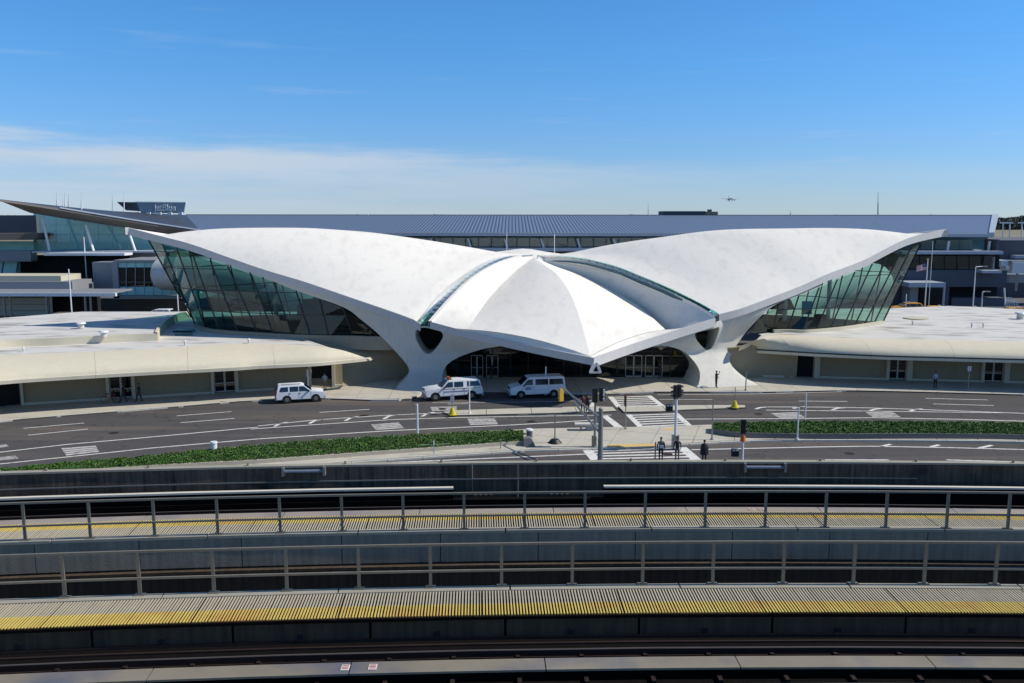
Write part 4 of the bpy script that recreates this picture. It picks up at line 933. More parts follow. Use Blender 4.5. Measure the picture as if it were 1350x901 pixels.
pxbox(-160, 318.5, 44, 331, 149, 1, 'teal_band', M_TEALB, F5); pxbox(-160, 331, 40, 345, 147, 2, 'grey_band', M_T5WALL, F5); pxbox(-160, 345, 22, 366, 149, 1, 'teal_band', M_TEALB, F5)
for px in (2, 21): MB().tube(U(px + 3, 345, 146), U(px, 363, 146), .12, n=6).build('strut', M_T5DARK, F5)
# box bay with big panes
BB = thing('window_bay', (-60, 134, 0), 'grey box-shaped bay with teal and dark panes, left of the winged hall', 'building')
pxbox(124, 346, 152, 386, 136, 14, 'side_block', M_T5WALL, BB); pxbox(150, 343, 262, 346, 132, 12, 'head_frame', M_T5WALL, BB)
pxbox(150, 346, 154.5, 393.5, 132, 12, 'side_frame', M_T5WALL, BB); pxbox(150, 390, 262, 394.5, 132, 12, 'base_frame', M_T5WALL, BB)
pxbox(154, 351, 225, 378, 134.5, 1, 'dark_room', M_DARK, BB); pxbox(154, 346, 262, 391, 136, 1, 'teal_room', M_TEALB, BB)
pxpanes(154.6, 250, [346.3, 353], 132.4, 11.8, M_TEALB, BB); pxpanes(154.6, 250, [378, 389.5], 132.4, 11.8, M_TEALB, BB); pxpanes(154.6, 250, [353, 370, 378], 132.4, 11.8, M_SMOKE, BB)
for k in range(9): MB().tube(U(154.6 + k * 11.9, 346, 132.3), U(154.6 + k * 11.9, 390, 132.3), .05, n=4).build('mullion', M_T5BAND, BB)
pxbox(128, 394.5, 262, 420, 138, 1, 'base_wall', mat('brown_grey_wall', srgb(128, 122, 112), .9), BB)
# elevated connector and colonnade at far left
CN = thing('connector_bridge', (-72, 122, 0), 'pale raised connector with thin white canopy and panelled wall at far left', 'building')
pxbox(-160, 364, 80, 372.5, 128, 6, 'parapet', M_BEIGE2, CN); pxbox(-160, 371.5, 95, 384, 127, 6, 'deck', M_T5WALL, CN)
for k in range(13): pxbox(-76 + k * 17.6, 386.5, -76 + k * 17.6 + 16.8, 391, 121, .5, 'canopy_panel', M_WHITEM, CN)
pxbox(-160, 385.5, 150, 387.5, 121.5, 6, 'canopy_roof', M_T5WALL, CN)
for r_ in range(3):
    for k in range(12): pxbox(-70 + k * 11.2, 393 + r_ * 8.6, -70 + k * 11.2 + 10.6, 393 + r_ * 8.6 + 8.1, 125, .3, 'wall_panel', M_BEIGE2, CN)
pxbox(-160, 390, 62, 425, 125.4, 1, 'backing_wall', M_BEIGE, CN); pxbox(62, 391, 128, 425, 130, 1, 'dark_passage', M_DARK, CN)
for px in (5, 13, 61, 67, 112, 119): MB().tube(U(px, 391, 122), Vector((U(px, 400, 122).x, 122, 0)), .16, n=8).build('column', M_STEEL, CN)
# access tubes that curve to the hall
def tube_way(pts, r, label):
    P = spline(pts, 22); t = thing('access_tube', Vector((P[11].x, P[11].y, 0)), label, 'footbridge'); rows = []
    for i, p in enumerate(P):
        d = (P[min(21, i + 1)] - P[max(0, i - 1)]); d.z = 0; d.normalize(); s = Vector((-d.y, d.x, 0))
        rows.append([p + (s * cos(a) * 1.15 + Vector((0, 0, sin(a)))) * r for a in [2 * pi * k / 20 for k in range(21)]])
    MB().grid(rows).build('tube_shell', mat('tube_shade_tone', srgb(188, 190, 188), .7), t, smooth=True)  # white tube greyed, its shade put into the colour
    MB().add(rows[0][:20], [list(range(20))]).build('end_wall', M_T5WALL, t)
tube_way([U(216, 361, 131), U(260, 362, 129), U(320, 371, 127), U(385, 390, 124), U(425, 410, 121)], 2.45, 'smooth white access tube seen beside and through the left window wall')
tube_way([U(1150, 372, 138), U(1120, 372, 134), U(1075, 384, 130), U(1020, 410, 124)], 3.0, 'smooth white access tube seen through the right window wall')
# airline sign on the roof: name in letters on a see-through screen
SG = thing('roof_sign', U(200, 284, 172), 'pale rooftop sign screen with white lettering above the left roof', 'sign')
p0, p1, p2, p3 = U(180, 266.8, 172), U(244.5, 267.6, 172), U(242, 281.5, 172), U(186, 281, 172)
MB().prism([p3, p2, p1, p0], (0, .3, 0)).build('screen', mat('sign_screen', srgb(134, 150, 160), .5), SG)
MB().prism([U(154, 266.5, 176), U(180, 266.8, 172), U(186, 279, 172), U(166, 277.5, 176)], (0, .3, 0)).build('side_screen', M_T5DARK, SG)
MB().prism([U(178, 266, 171.8), U(245, 266.6, 171.8), U(245, 268, 171.8), U(178, 267.4, 171.8)], (0, .5, 0)).build('top_rail', M_WHITEM, SG)
for px in (166, 182, 196, 210, 224, 238): MB().box(U(px, 281.6, 171.5), (.8, .5, .5)).build('floodlight', M_WHITEM, SG)
tcu = bpy.data.curves.new('sign_lettering', 'FONT'); tcu.body = 'jetBlue'; tcu.size = 1.75; tcu.extrude = .08; tcu.offset = .03
tco = bpy.data.objects.new('tmp', tcu); COL.objects.link(tco); dg = bpy.context.evaluated_depsgraph_get()
tme = bpy.data.meshes.new_from_object(tco.evaluated_get(dg)); bpy.data.objects.remove(tco); tme.materials.clear(); tme.materials.append(M_WHITEM)
tl = bpy.data.objects.new('sign_lettering', tme); COL.objects.link(tl); tl.parent = SG
w0 = max(v.co.x for v in tme.vertices); q = U(204, 278, 171.7) - SG.location; tl.location = q; tl.rotation_euler = (pi / 2, 0, 0); tl.scale = ((U(231.5, 278, 171.7).x - U(204, 278, 171.7).x) / w0, 1, 1)
# roof-top plant room
PR = thing('plant_room', U(910, 284, 188), 'dark flat plant room with beige end on the long metal roof', 'roof structure')
pxbox(874, 278.6, 930, 288, 188, 6, 'dark_block', M_T5DARK, PR); pxbox(930, 279.2, 946.5, 288, 188, 6, 'beige_block', M_BEIGE, PR); pxbox(935, 276.3, 938.5, 279.2, 189, 2, 'cowl', M_T5DARK, PR)
def mast(px, y0, y1, D, r, label, m=M_WHITEM, nm='antenna_mast'):
    a, b = U(px, y1, D), U(px, y0, D)
    t = thing(nm, a, label, 'mast'); MB().tube(a, lerp(a, b, .55), r, r * .8, n=6).build('pole', m, t); MB().tube(lerp(a, b, .55), b, r * .5, r * .3, n=6).build('tip', m, t)
    return t
mast(75, 253, 276, 148, .14, 'leftmost white antenna mast on the upswept roof'); mast(83, 262, 276, 148, .1, 'short white antenna between two taller masts on the roof')
mast(85.5, 254, 277, 149, .14, 'white antenna mast second from the left on the upswept roof'); mast(107.5, 254, 278, 150, .13, 'white antenna mast standing alone, right of the roof cluster')
mast(90, 256, 277, 150, .05, 'hair-thin grey mast in the roof antenna cluster', M_STEEL); mast(148, 256, 280, 150, .05, 'thin grey mast left of the rooftop sign', M_STEEL)
mast(163.5, 254, 280, 168, .12, 'mast in front of the dark wing of the rooftop sign', M_WHITEM); mast(1157.5, 253, 285, 186, .13, 'tall thin dark mast on the right part of the metal roof', M_STEEL)
mast(854.5, 268, 285, 186, .07, 'thin mast left of the dark rooftop plant room', M_STEEL); mast(1042, 278, 285, 186, .1, 'stubby mast on the metal roof right of the aeroplane', M_STEEL)
mast(485.5, 281, 285, 186, .12, 'tiny white stub on the metal roof above left shell', M_WHITEM)
def lamp(px, D, ytop, label, arm=1.1, r=.09, base=0.0):
    x = U(px, ytop, D).x; z = U(px, ytop, D).z; t = thing('street_lamp', (x, D, base), label, 'street lamp')
    MB().tube((x, D, base), (x, D, z), r * 1.3, r * .8, n=8).build('pole', M_WHITEM, t)
    if arm: MB().tube((x, D, z), (x + arm, D, z + .05), r * .7, n=6).build('arm', M_WHITEM, t); MB().box((x + arm + .25, D, z + .04), (.7, .35, .16)).build('lamp_head', M_STEEL, t)
lamp(90.5, 118, 355, 'pale lamp post in front of the far left connector', 0); lamp(110.5, 140, 313, 'tall grey lamp post before the left glazed prow', -.6); lamp(1286.5, 128, 352, 'taller white lamp post behind the right flat roof', 1.1)
lamp(1295.5, 126, 385, 'shorter white lamp post behind the right flat roof', .5); lamp(232, 118, 352, 'slim pole behind the left edge of the slanted window wall', 0, .07); lamp(668, 140, 307, 'thin grey pole behind the hall left of the roof saddle', 0, .06)
lamp(731, 140, 309, 'thin pale pole standing behind the roof saddle', 0, .09); lamp(1230, 135, 318, 'thin grey pole just right of the flag', 0, .05); lamp(1195, 124, 388, 'short white bollard post behind the right window wall', 0, .08)
for i, (px, lb) in enumerate([(1322.5, 'leftmost of the far white mast lights on the airfield'), (1331.5, 'middle of the far white mast lights on the airfield'), (1347.5, 'rightmost of the far white mast lights, at the photo edge')]):
    t = thing('airfield_light', U(px, 317, 330), lb, 'light mast'); a, b = U(px, 317, 330), U(px, 294, 330)
    MB().tube((a.x, a.y, 0), b, .22, n=6).build('pole', M_WHITEM, t); MB().box(b, (2.2 if i < 2 else 3, .5, .5)).build('lamp_bar', M_WHITEM, t)
# flag
fx = U(1223.3, 343, 130); FL = thing('flagpole', (fx.x, fx.y, 0), 'white flagpole flying a red, white and blue striped flag', 'flagpole')
MB().tube((fx.x, fx.y, 0), fx, .12, .07, n=8).build('pole', M_WHITEM, FL); MB().box(fx + Vector((0, 0, .1)), (.25, .25, .2)).build('finial', M_YEL, FL)
w_, h_ = 1.55, .95; nR = 13; mbs = MB(); wave = lambda u: Vector((0, .16 * sin(u * 7), -.28 * u - .05 * sin(u * 9)))
for s_ in range(nR):
    for k in range(8):
        u0, u1 = k / 8, (k + 1) / 8; z0 = fx.z - .5 - h_ * s_ / nR; z1 = fx.z - .5 - h_ * (s_ + 1) / nR
        mi = 2 if (s_ < 7 and u0 < .4) else (0 if s_ % 2 == 0 else 1)
        P = [Vector((fx.x - w_ * u0, fx.y, z0)) + wave(u0), Vector((fx.x - w_ * u1, fx.y, z0)) + wave(u1), Vector((fx.x - w_ * u1, fx.y, z1)) + wave(u1), Vector((fx.x - w_ * u0, fx.y, z1)) + wave(u0)]
        mbs.add(P, [[0, 1, 2, 3]], mi)
M_FR = mat('flag_red', srgb(176, 34, 48), .8); M_FW = mat('flag_white', srgb(232, 230, 232), .8); M_FB = mat('flag_blue', srgb(44, 48, 100), .8)
fl = mbs.build('flag', [M_FR, M_FW, M_FB], FL)
mst = MB()
for r_ in range(5):
    for c_ in range(6):
        u = .035 + c_ * .062; p = Vector((fx.x - w_ * u, fx.y - .02, fx.z - .55 - r_ * .095)) + wave(u); p.y -= .02; mst.box(p, (.035, .01, .035))
o = mst.build('flag_stars', M_FW, FL); o['kind'] = 'stuff'
# entrance porch and yard things right
PO = thing('entrance_porch', U(1222, 405, 146), 'pale flat porch roof on columns before the slate building wall', 'porch')
pxbox(1198, 373, 1247, 379, 143, 6, 'porch_roof', M_T5BAND, PO); pxbox(1243.5, 378, 1246.5, 410, 143.3, .5, 'column', M_WHITEM, PO); pxbox(1198, 378, 1211, 412, 146, 3, 'porch_wall', M_T5WALL, PO)
pxbox(1211, 381, 1243, 412, 148.8, .4, 'doorway', M_DARK, PO)
GB = thing('grey_hangar', (150, 190, 0), 'plain dark grey block beyond the right end of the metal roof', 'building')
pxbox(1316, 317, 1480, 346, 190, 30, 'upper_block', mat('grey_block_paint', srgb(96, 98, 104), .85), GB); pxbox(1316, 346, 1480, 420, 188, 30, 'lower_block', M_T5DARK, GB); pxbox(1339, 337, 1480, 341, 187, 2, 'canopy', M_T5BAND, GB); pxbox(1330, 362, 1480, 373, 170, 6, 'pale_band', M_T5WALL, GB)
JB = thing('boarding_bridge', U(1332, 375, 162), 'white rounded boarding bridge segment near the right photo edge', 'boarding bridge')
pxbox(1334, 346, 1400, 361, 160, 4, 'cabin', M_WHITEM, JB); pxbox(1319, 343.5, 1330, 352, 161, 3, 'hood', M_WHITEM, JB); pxbox(1333, 344, 1380, 346.5, 160.4, 3.2, 'roof_trim', M_STEEL, JB)
pxbox(1326, 351, 1331, 356, 160, 2, 'cab_box', M_WHITEM, JB); pxbox(1340, 361, 1343, 384, 161, .6, 'leg', M_STEEL, JB)
FN = thing('yard_fence', U(1333, 402, 140), 'white picket yard gate near the right photo edge', 'fence')
for k in range(9): a = U(1325 + k * 2.2, 398 - (6 if k < 5 else 3), 140); MB().tube((a.x, 140, 3), a, .06, n=4).build('picket', M_WHITEM, FN)
MB().tube(U(1324, 397, 139.9), U(1344, 399, 139.9), .06, n=4).build('rail', M_WHITEM, FN); MB().tube(U(1324, 380, 139.9), U(1325, 402, 139.9), .12, n=6).build('post', M_WHITEM, FN)
# far treeline and airfield
n = 150000; ang = rng.uniform(-.75, .75, n); d = rng.uniform(1180, 1330, n); hh = 16.5 + 1.2 * np.sin(ang * 60) + 1.0 * np.sin(ang * 143 + 1)
ft = np.stack([np.tan(ang) * d, d, hh * rng.uniform(0, 1, n) ** .8], 1)
o = leaves('far_treeline', ft, 2.4, M_TREE); o['kind'] = 'stuff'
n = 2600; c = Vector((.625 * 1100, 1100, 0)); ph = rng.normal(size=(n, 3)); ph /= np.linalg.norm(ph, axis=1)[:, None]; ph *= rng.uniform(.3, 1, (n, 1))
tp = U(1352, 283, 1100); t = thing('tall_tree', (tp.x, tp.y, 0), 'taller dark tree rising over the far treeline at right edge', 'tree')
MB().tube((tp.x, tp.y, 0), (tp.x, tp.y, 14), .6, .2, n=6).build('trunk', M_BROWN, t); o = leaves('crown', np.array([tp.x, tp.y, 15]) + ph * np.array([2.5, 2.5, 4]), 1.0, M_TREE); o.data.transform(wmat(t).inverted()); o.parent = t; o['kind'] = 'stuff'
# aeroplane on approach
ac = U(963.5, 262.6, 1600); AP = thing('airliner', ac, 'small white airliner coming in over the roof with its landing gear down', 'aeroplane')
m_ = MB(); rows = []
for y, r in ((-17, .2), (-15.8, 1.2), (-13, 1.9), (8, 1.95), (14, 1.2), (18, .35)): rows.append([ac + Vector((cos(a) * r, y, sin(a) * r + (0.8 if y > 12 else 0))) for a in [2 * pi * k / 12 for k in range(13)]])
m_.grid(rows); m_.build('fuselage', M_WHITE, AP, smooth=True)
for s in (-1, 1):
    MB().hexa([ac + Vector(q) for q in ((s * 1.2, -3, -.9), (s * 17, 4, .7), (s * 17, 5.6, .7), (s * 1.2, 4, -.9))], [ac + Vector(q) for q in ((s * 1.2, -3, -.3), (s * 17, 4, .9), (s * 17, 5.6, .9), (s * 1.2, 4, -.3))]).build('wing', M_STEEL, AP)
    MB().tube(ac + Vector((s * 5.6, -5, -1.9)), ac + Vector((s * 5.6, -.5, -1.8)), 1.1, .8, n=10).build('engine', M_T5DARK, AP)
    MB().hexa([ac + Vector(q) for q in ((s * .4, 14, .8), (s * 6, 17, 1.3), (s * 6, 18, 1.3), (s * .4, 17, .8))], [ac + Vector(q) for q in ((s * .4, 14, 1.1), (s * 6, 17, 1.5), (s * 6, 18, 1.5), (s * .4, 17, 1.1))]).build('tailplane', M_WHITE, AP)
    MB().tube(ac + Vector((s * 2.2, 1, -1.2)), ac + Vector((s * 2.2, 1, -3.6)), .25, n=6).build('landing_gear', M_BLACK, AP); MB().tube(ac + Vector((s * 2.2 - .5, 1, -3.7)), ac + Vector((s * 2.2 + .5, 1, -3.7)), .7, n=10).build('wheel', M_BLACK, AP)
MB().hexa([ac + Vector(q) for q in ((-.15, 12, 1.2), (.15, 12, 1.2), (.15, 17.5, 1.2), (-.15, 17.5, 1.2))], [ac + Vector(q) for q in ((-.1, 16.5, 7), (.1, 16.5, 7), (.1, 18.5, 7), (-.1, 18.5, 7))]).build('fin', M_WHITE, AP)

# ------------------------------------------------------------------ guideways of the people mover (foreground)
GC = Vector((7, Dz(770.6, 8.4) - 200, 0))
def GW(s, off, z): a = s / 200; r = 200 + off; return Vector((GC.x + r * sin(a), GC.y + r * cos(a), z))
def arcbox(s0, s1, o0, o1, z0, z1, name, m, parent, n=None):
    n = n or max(1, int((s1 - s0) / 4)); rows = []
    for k in range(n + 1):
        s = lerp(s0, s1, k / n)
        rows.append([GW(s, o0, z0), GW(s, o0, z1), GW(s, o1, z1), GW(s, o1, z0), GW(s, o0, z0)])
    mb = MB().grid(rows); mb.add(rows[0][:4], [[0, 1, 2, 3]]); mb.add(rows[-1][:4], [[3, 2, 1, 0]])
    return mb.build(name, m, parent)
S0, S1 = -56, 56
NG = thing('near_guideway', (7, 18, 0), 'nearest elevated guideway with yellow-edged grating walkway and dark track', 'guideway')
FG = thing('far_guideway', (7, 26, 0), 'second elevated guideway with grating walkway, track and stained parapet beyond', 'guideway')
ZW = 8.4
def guideway(t, sgn, edge, dark):
    """edge: offset of the railed edge; the walkway runs from it towards the track (sgn -1 towards the camera)"""
    o = lambda a: edge + sgn * a
    def AB(s0, s1, a, b, z0, z1, nm, m, n=None): lo, hi = sorted((o(a), o(b))); return arcbox(s0, s1, lo, hi, z0, z1, nm, m, t, n)
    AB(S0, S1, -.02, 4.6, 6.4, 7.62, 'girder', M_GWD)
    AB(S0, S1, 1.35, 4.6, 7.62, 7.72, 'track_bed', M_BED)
    # grating bars across the walkway
    step = .07; n = int((S1 - S0) / step); mb, my = MB(), MB(); gw0 = .033
    for k in range(n):
        s = S0 + k * step
        gw = gw0 - (.014 if k % 46 == 45 else 0) + random.uniform(-.002, .002); s += random.uniform(-.003, .003)
        for (a, b, q) in ((.16, .86, mb), (.86, 1.42, my)):
            lo, hi = sorted((o(a), o(b)))
            q.hexa([GW(s, lo, ZW - .022), GW(s + gw, lo, ZW - .022), GW(s + gw, hi, ZW - .022), GW(s, hi, ZW - .022)], [GW(s, lo, ZW), GW(s + gw, lo, ZW), GW(s + gw, hi, ZW), GW(s, hi, ZW)])
    x = mb.build('walkway_grating', M_GRATE, t); x['kind'] = 'stuff'; x = my.build('yellow_grating', M_GRATEY, t); x['kind'] = 'stuff'
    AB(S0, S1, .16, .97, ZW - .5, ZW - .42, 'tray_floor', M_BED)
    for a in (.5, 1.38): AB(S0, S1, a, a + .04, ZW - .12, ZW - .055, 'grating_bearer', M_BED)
    # inner wall below the grating: precast panels with joints and slots
    s = S0; W = 3.05; k = 0
    while s < S1:
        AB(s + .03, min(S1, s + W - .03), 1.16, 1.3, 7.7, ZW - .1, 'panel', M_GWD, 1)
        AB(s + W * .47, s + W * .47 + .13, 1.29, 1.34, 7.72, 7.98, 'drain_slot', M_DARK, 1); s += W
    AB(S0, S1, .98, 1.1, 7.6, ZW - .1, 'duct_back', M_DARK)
    # outer wall: precast panels with joints, thin ledge on top
    s = S0 + .9; W = 2.72
    while s < S1:
        AB(s + .012, s + W - .012, -.06, .1, 7.5, ZW - .07, 'panel', M_GW, 1); s += W
    s = S0
    while s < S1: AB(s + .01, min(S1, s + 4.05), -.09, .17, ZW - .06, ZW + .02, 'ledge', M_KERBG, 2); s += 4.08
    AB(S0, S1, -.2, -.02, 7.36, 7.44, 'shelf', M_GWD)
    AB(S0, S1, 1.31, 1.9, 7.725, 7.8, 'drain_cover', M_BED)
    AB(S0, S1, 1.33, 1.4, 7.8, 7.85, 'cable', M_RAIL); AB(S0, S1, 1.62, 1.68, 7.8, 7.84, 'cable', M_RAIL)
    # track: two rails, reaction plate between
    tc_ = 2.84
    for a in (tc_ - .76, tc_ + .76):
        AB(S0, S1, a - .07, a + .07, 7.72, 7.76, 'rail_foot', M_RAIL); AB(S0, S1, a - .035, a + .035, 7.76, 7.9, 'rail', M_RAIL)
        AB(S0, S1, a - .03, a + .03, 7.9, 7.905, 'rail_head', M_RAILT)
    s = S0 + (.4 if sgn < 0 else 1.3)
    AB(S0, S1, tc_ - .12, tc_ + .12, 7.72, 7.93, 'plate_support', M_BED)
    while s < S1: AB(s + .012, s + 4.1 - .012, tc_ - .235, tc_ + .235, 7.93, 7.975, 'reaction_plate', M_REACTSH if sgn < 0 else M_REACT, 2); s += 4.1
    s = S0; mb = MB()
    while s < S1:                                         # plate brackets and rail clips
        for a in (tc_ - .76, tc_ + .76, tc_ - .3, tc_ + .3):
            lo, hi = sorted((o(a - .12), o(a + .12))); mb.hexa([GW(s, lo, 7.72), GW(s + .09, lo, 7.72), GW(s + .09, hi, 7.72), GW(s, hi, 7.72)], [GW(s, lo, 7.8), GW(s + .09, lo, 7.8), GW(s + .09, hi, 7.8), GW(s, hi, 7.8)])
        s += 1.4
    x = mb.build('rail_clips', M_RAIL, t); x['kind'] = 'stuff'
    # cable bundle / equipment tray by the outer side of the track
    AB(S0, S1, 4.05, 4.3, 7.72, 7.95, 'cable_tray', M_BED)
M_KERBG = mat('ledge_concrete', srgb(156, 150, 134), 0.9, var=0.1, scale=2)
guideway(NG, -1, -0.06, True)
E2 = 3.84
guideway(FG, 1, E2, False)
# columns carrying them
for t, e in ((NG, -2.3), (FG, E2 + 2.3)):
    for s in range(-50, 60, 25):
        p = GW(s, e, 0); MB().tube(p, p + Vector((0, 0, 6.4)), .9, n=16).build('column', M_GW, t); q = p + Vector((0, 0, 6.1)); MB().box(q, (2.2, 4, .7), -s / 200).build('column_head', M_GW, t)
# parapet at the far side
PO_ = E2 + 5.0
s = S0
while s < S1:
    arcbox(s + .012, s + 5.5 - .012, PO_, PO_ + .2, 7.3, 8.86, 'panel', M_PARA, FG, 2); s += 5.5
arcbox(S0, S1, PO_ - .03, PO_ + .23, 8.865, 8.93, 'parapet_coping', M_KERBG, FG)
arcbox(-38, 6.5, PO_ - .07, PO_ - .03, 8.36, 8.4, 'conduit', M_STEEL, FG)
for s in np.arange(-40, 44, 3.1): MB().tube(GW(s, PO_ + .1, 8.93), GW(s, PO_ + .1, 9.02), .04, n=6).build('coping_bolt', M_STEELD, FG)
MB().tube(GW(-8.0, PO_ - .05, 7.9), GW(-8.0, PO_ - .05, 8.95), .02, n=5).build('conduit', M_STEEL, FG)
for a, b in ((-56, -8.6), (-3.8, 56)):
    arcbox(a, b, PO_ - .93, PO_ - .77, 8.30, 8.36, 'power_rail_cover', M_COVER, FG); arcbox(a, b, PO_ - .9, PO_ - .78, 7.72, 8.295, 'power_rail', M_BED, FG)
s = -52; mb = MB()
while s < 52:
    for k in range(4): mb.box(GW(s + k * .17, PO_ - .55, 7.86), (.09, .2, .3), -s / 200)
    s += 2.45
x = mb.build('cable_clamps', M_GWD, FG); x['kind'] = 'stuff'
for s0, lb in ((-14.0, 'long dusty tube light fixed to the parapet top, left half of the photo'), (.94, 'long dusty tube light fixed to the parapet top, right half of the photo')):
    t = thing('parapet_light', GW(s0, PO_ - .1, 8.7), lb, 'light fitting')
    MB().tube(GW(s0, PO_ - .12, 8.76), GW(s0 + 1.2, PO_ - .12, 8.76), .06, n=10).build('tube', mat('dusty_tube', srgb(110, 122, 140), .4), t)
    for q in (s0 - .05, s0 + 1.25): MB().box(GW(q, PO_ - .1, 8.76), (.08, .2, .3)).build('bracket', M_STEEL, t)
for (t_, s_, e_) in ((NG, -10.6, -2.9), (NG, -10.03, -2.9), (FG, .6, E2 + 2.84), (FG, .92, E2 + 2.84)):
    p = GW(s_, e_, 7.985); MB().box(p, (.17, .22, .012)).build('tag_plate', mat('tag_white', srgb(226, 214, 206), .6), t_)
    for k in range(3): MB().box(p + Vector((0, -.06 + k * .06, .009)), (.13, .022, .006)).build('tag_line', M_RED, t_)
# railings
def railing(edge, s0, step, label, hz=1.06, nn=34, posty=0.0):
    t = thing('guard_railing', GW(0, edge, ZW), label, 'railing')
    for k in range(nn):
        s = s0 + k * step; p = GW(s, edge, ZW + .02); rz = -s / 200
        MB().box(p + Vector((0, 0, hz / 2)), (.075, .055, hz), rz).build('post', M_STEELD, t); MB().box(p + Vector((0, 0, .012)), (.24, .14, .024), rz).build('base_plate', M_STEELD, t)
    a, b = s0 - step * .5, s0 + (nn - .5) * step
    for z, w in ((hz, .055), (.42, .05)):
        n = 60; rows = []
        for k in range(n + 1):
            s = lerp(a, b, k / n); rows.append([GW(s, edge + q[0] * w / 2 - .04 * (z < hz), ZW + .02 + z + q[1] * w / 2) for q in ((-1, -1), (-1, 1), (1, 1), (1, -1), (-1, -1))])
        MB().grid(rows).build('top_rail' if z > 1 else 'mid_rail', M_STEELD, t)
def s_at(px, py, edge):                                  # arc position of a post foot seen at this pixel
    x = Gz(px, py, ZW).x; return math.asin((x - GC.x) / (200 + edge)) * 200
a = s_at(88, 787, -.02); b = s_at(1217, 771, -.02); st = (b - a) / 12
railing(-.02, a - st * 10, st, 'nearer grey steel guard railing along the close walkway')
a = s_at(33, 714, E2 + .02); b = s_at(1244, 695, E2 + .02); st2 = (b - a) / 15
railing(E2 + .02, a - st2 * 10, st2, 'farther grey steel guard railing along the second walkway', nn=38)

# ------------------------------------------------------------------ vehicles
def vehicle(name, label, cat, spec, pos, head, body=M_WHITE):
    """x forward, z up; spec: L, W, lower outline, cabin outline (both side views), windows, wheels"""
    t = thing(name, pos, label, cat, rz=head); W = spec['W'] / 2; belt = spec['belt']; tp = spec.get('tumble', .22)
    hw = lambda z: W - max(0, z - belt) * tp
    m_ = MB(); lowp = spec['lower']; m_.prism([(x, -W, z) for x, z in lowp], (0, 2 * W, 0))
    m_.build('body', body, t, local=True, smooth=True, bevel=.05, sharp=50)
    m_ = MB(); cb = spec['cabin']; A = [Vector((x, -hw(z) + .03, z)) for x, z in cb]; B = [Vector((x, hw(z) - .03, z)) for x, z in cb]; n = len(cb)
    m_.add(A + B, [list(range(n)), list(range(n, 2 * n))[::-1]] + [[i, n + i, n + (i + 1) % n, (i + 1) % n] for i in range(n)])
    m_.build('cabin', body, t, local=True, smooth=True, bevel=.04, sharp=50)
    for w in spec['side']:
        for s in (-1, 1):
            P = [Vector((x, s * (hw(z) - .015), z)) for x, z in w]
            MB().prism(P, (0, s * .006, 0)).build('side_window', M_CARGL, t, local=True)
    for k, (a, b) in enumerate(spec['ends']):               # sloping glass: (x,z) low, (x,z) high
        ya, yb = hw(a[1]) - .14, hw(b[1]) - .14; sx = 1 if k == 0 else -1; o = Vector((sx * .035, 0, .03))
        MB().add([Vector((a[0], -ya, a[1])) + o, Vector((a[0], ya, a[1])) + o, Vector((b[0], yb, b[1])) + o, Vector((b[0], -yb, b[1])) + o], [[0, 1, 2, 3]]).build('windscreen' if k == 0 else 'rear_window', M_CARGL, t, local=True)
    r = spec['r']
    for x in spec['axles']:
        for s in (-1, 1):
            MB().tube((x, s * (W - .24), r), (x, s * (W + .005), r), r * 1.18, n=24).build('wheel_arch', M_BLACK, t, local=True)
            wh = MB().tube((x, s * (W - .22), r), (x, s * (W + .02), r), r, n=24).build('wheel', M_RUBBER, t, local=True)
            MB().tube((x, s * (W - .05), r), (x, s * (W + .03), r), r * .6, r * .5, n=16).build('rim', M_STEEL, wh, local=True)
            m_ = MB()
            for q in range(5): a_ = q * 2 * pi / 5; m_.box((x + cos(a_) * r * .3, s * (W + .035), r + sin(a_) * r * .3), (.05, .015, .05))
            o = m_.build('wheel_holes', M_BLACK, wh, local=True); o['kind'] = 'stuff'
    L0, L1 = min(x for x, z in lowp), max(x for x, z in lowp); zl = spec['lampz']
    for s in (-1, 1):
        MB().box((L1 - .08, s * (W - .24), zl), (.2, .36, .2)).build('headlight', M_LAMP, t, local=True); MB().box((L0 + .05, s * (W - .12), zl + .15), (.14, .2, .42)).build('tail_light', M_TAIL, t, local=True)
        MB().box((spec['mirror'], s * (W + .1), belt + .08), (.12, .2, .16)).build('mirror', spec.get('mirm', M_BLACK), t, local=True)
        for x in spec['handles']: MB().box((x, s * (W + .01), belt - .12), (.16, .03, .04)).build('door_handle', M_BLACK, t, local=True)
        for x in spec['gaps']: MB().box((x, s * (W + .001), (belt + .45) / 2), (.018, .012, belt - .45)).build('door_seam', M_BLACK, t, local=True)
    MB().box((L1 - .03, 0, .45), (.16, 2 * W - .1, .26)).build('front_bumper', spec.get('bump', M_T5WALL), t, local=True); MB().box((L0 + .03, 0, .45), (.16, 2 * W - .1, .26)).build('rear_bumper', spec.get('bump', M_T5WALL), t, local=True)
    MB().box((L1 - .0, 0, zl), (.06, 2 * W - 1.0, .2)).build('grille', M_BLACK, t, local=True); MB().box((L0 - .05, 0, .62), (.02, .32, .15)).build('number_plate', M_WHITEM, t, local=True)
    return t
def heading(a, b): d = Gz(*b) - Gz(*a); return math.atan2(d.y, d.x)
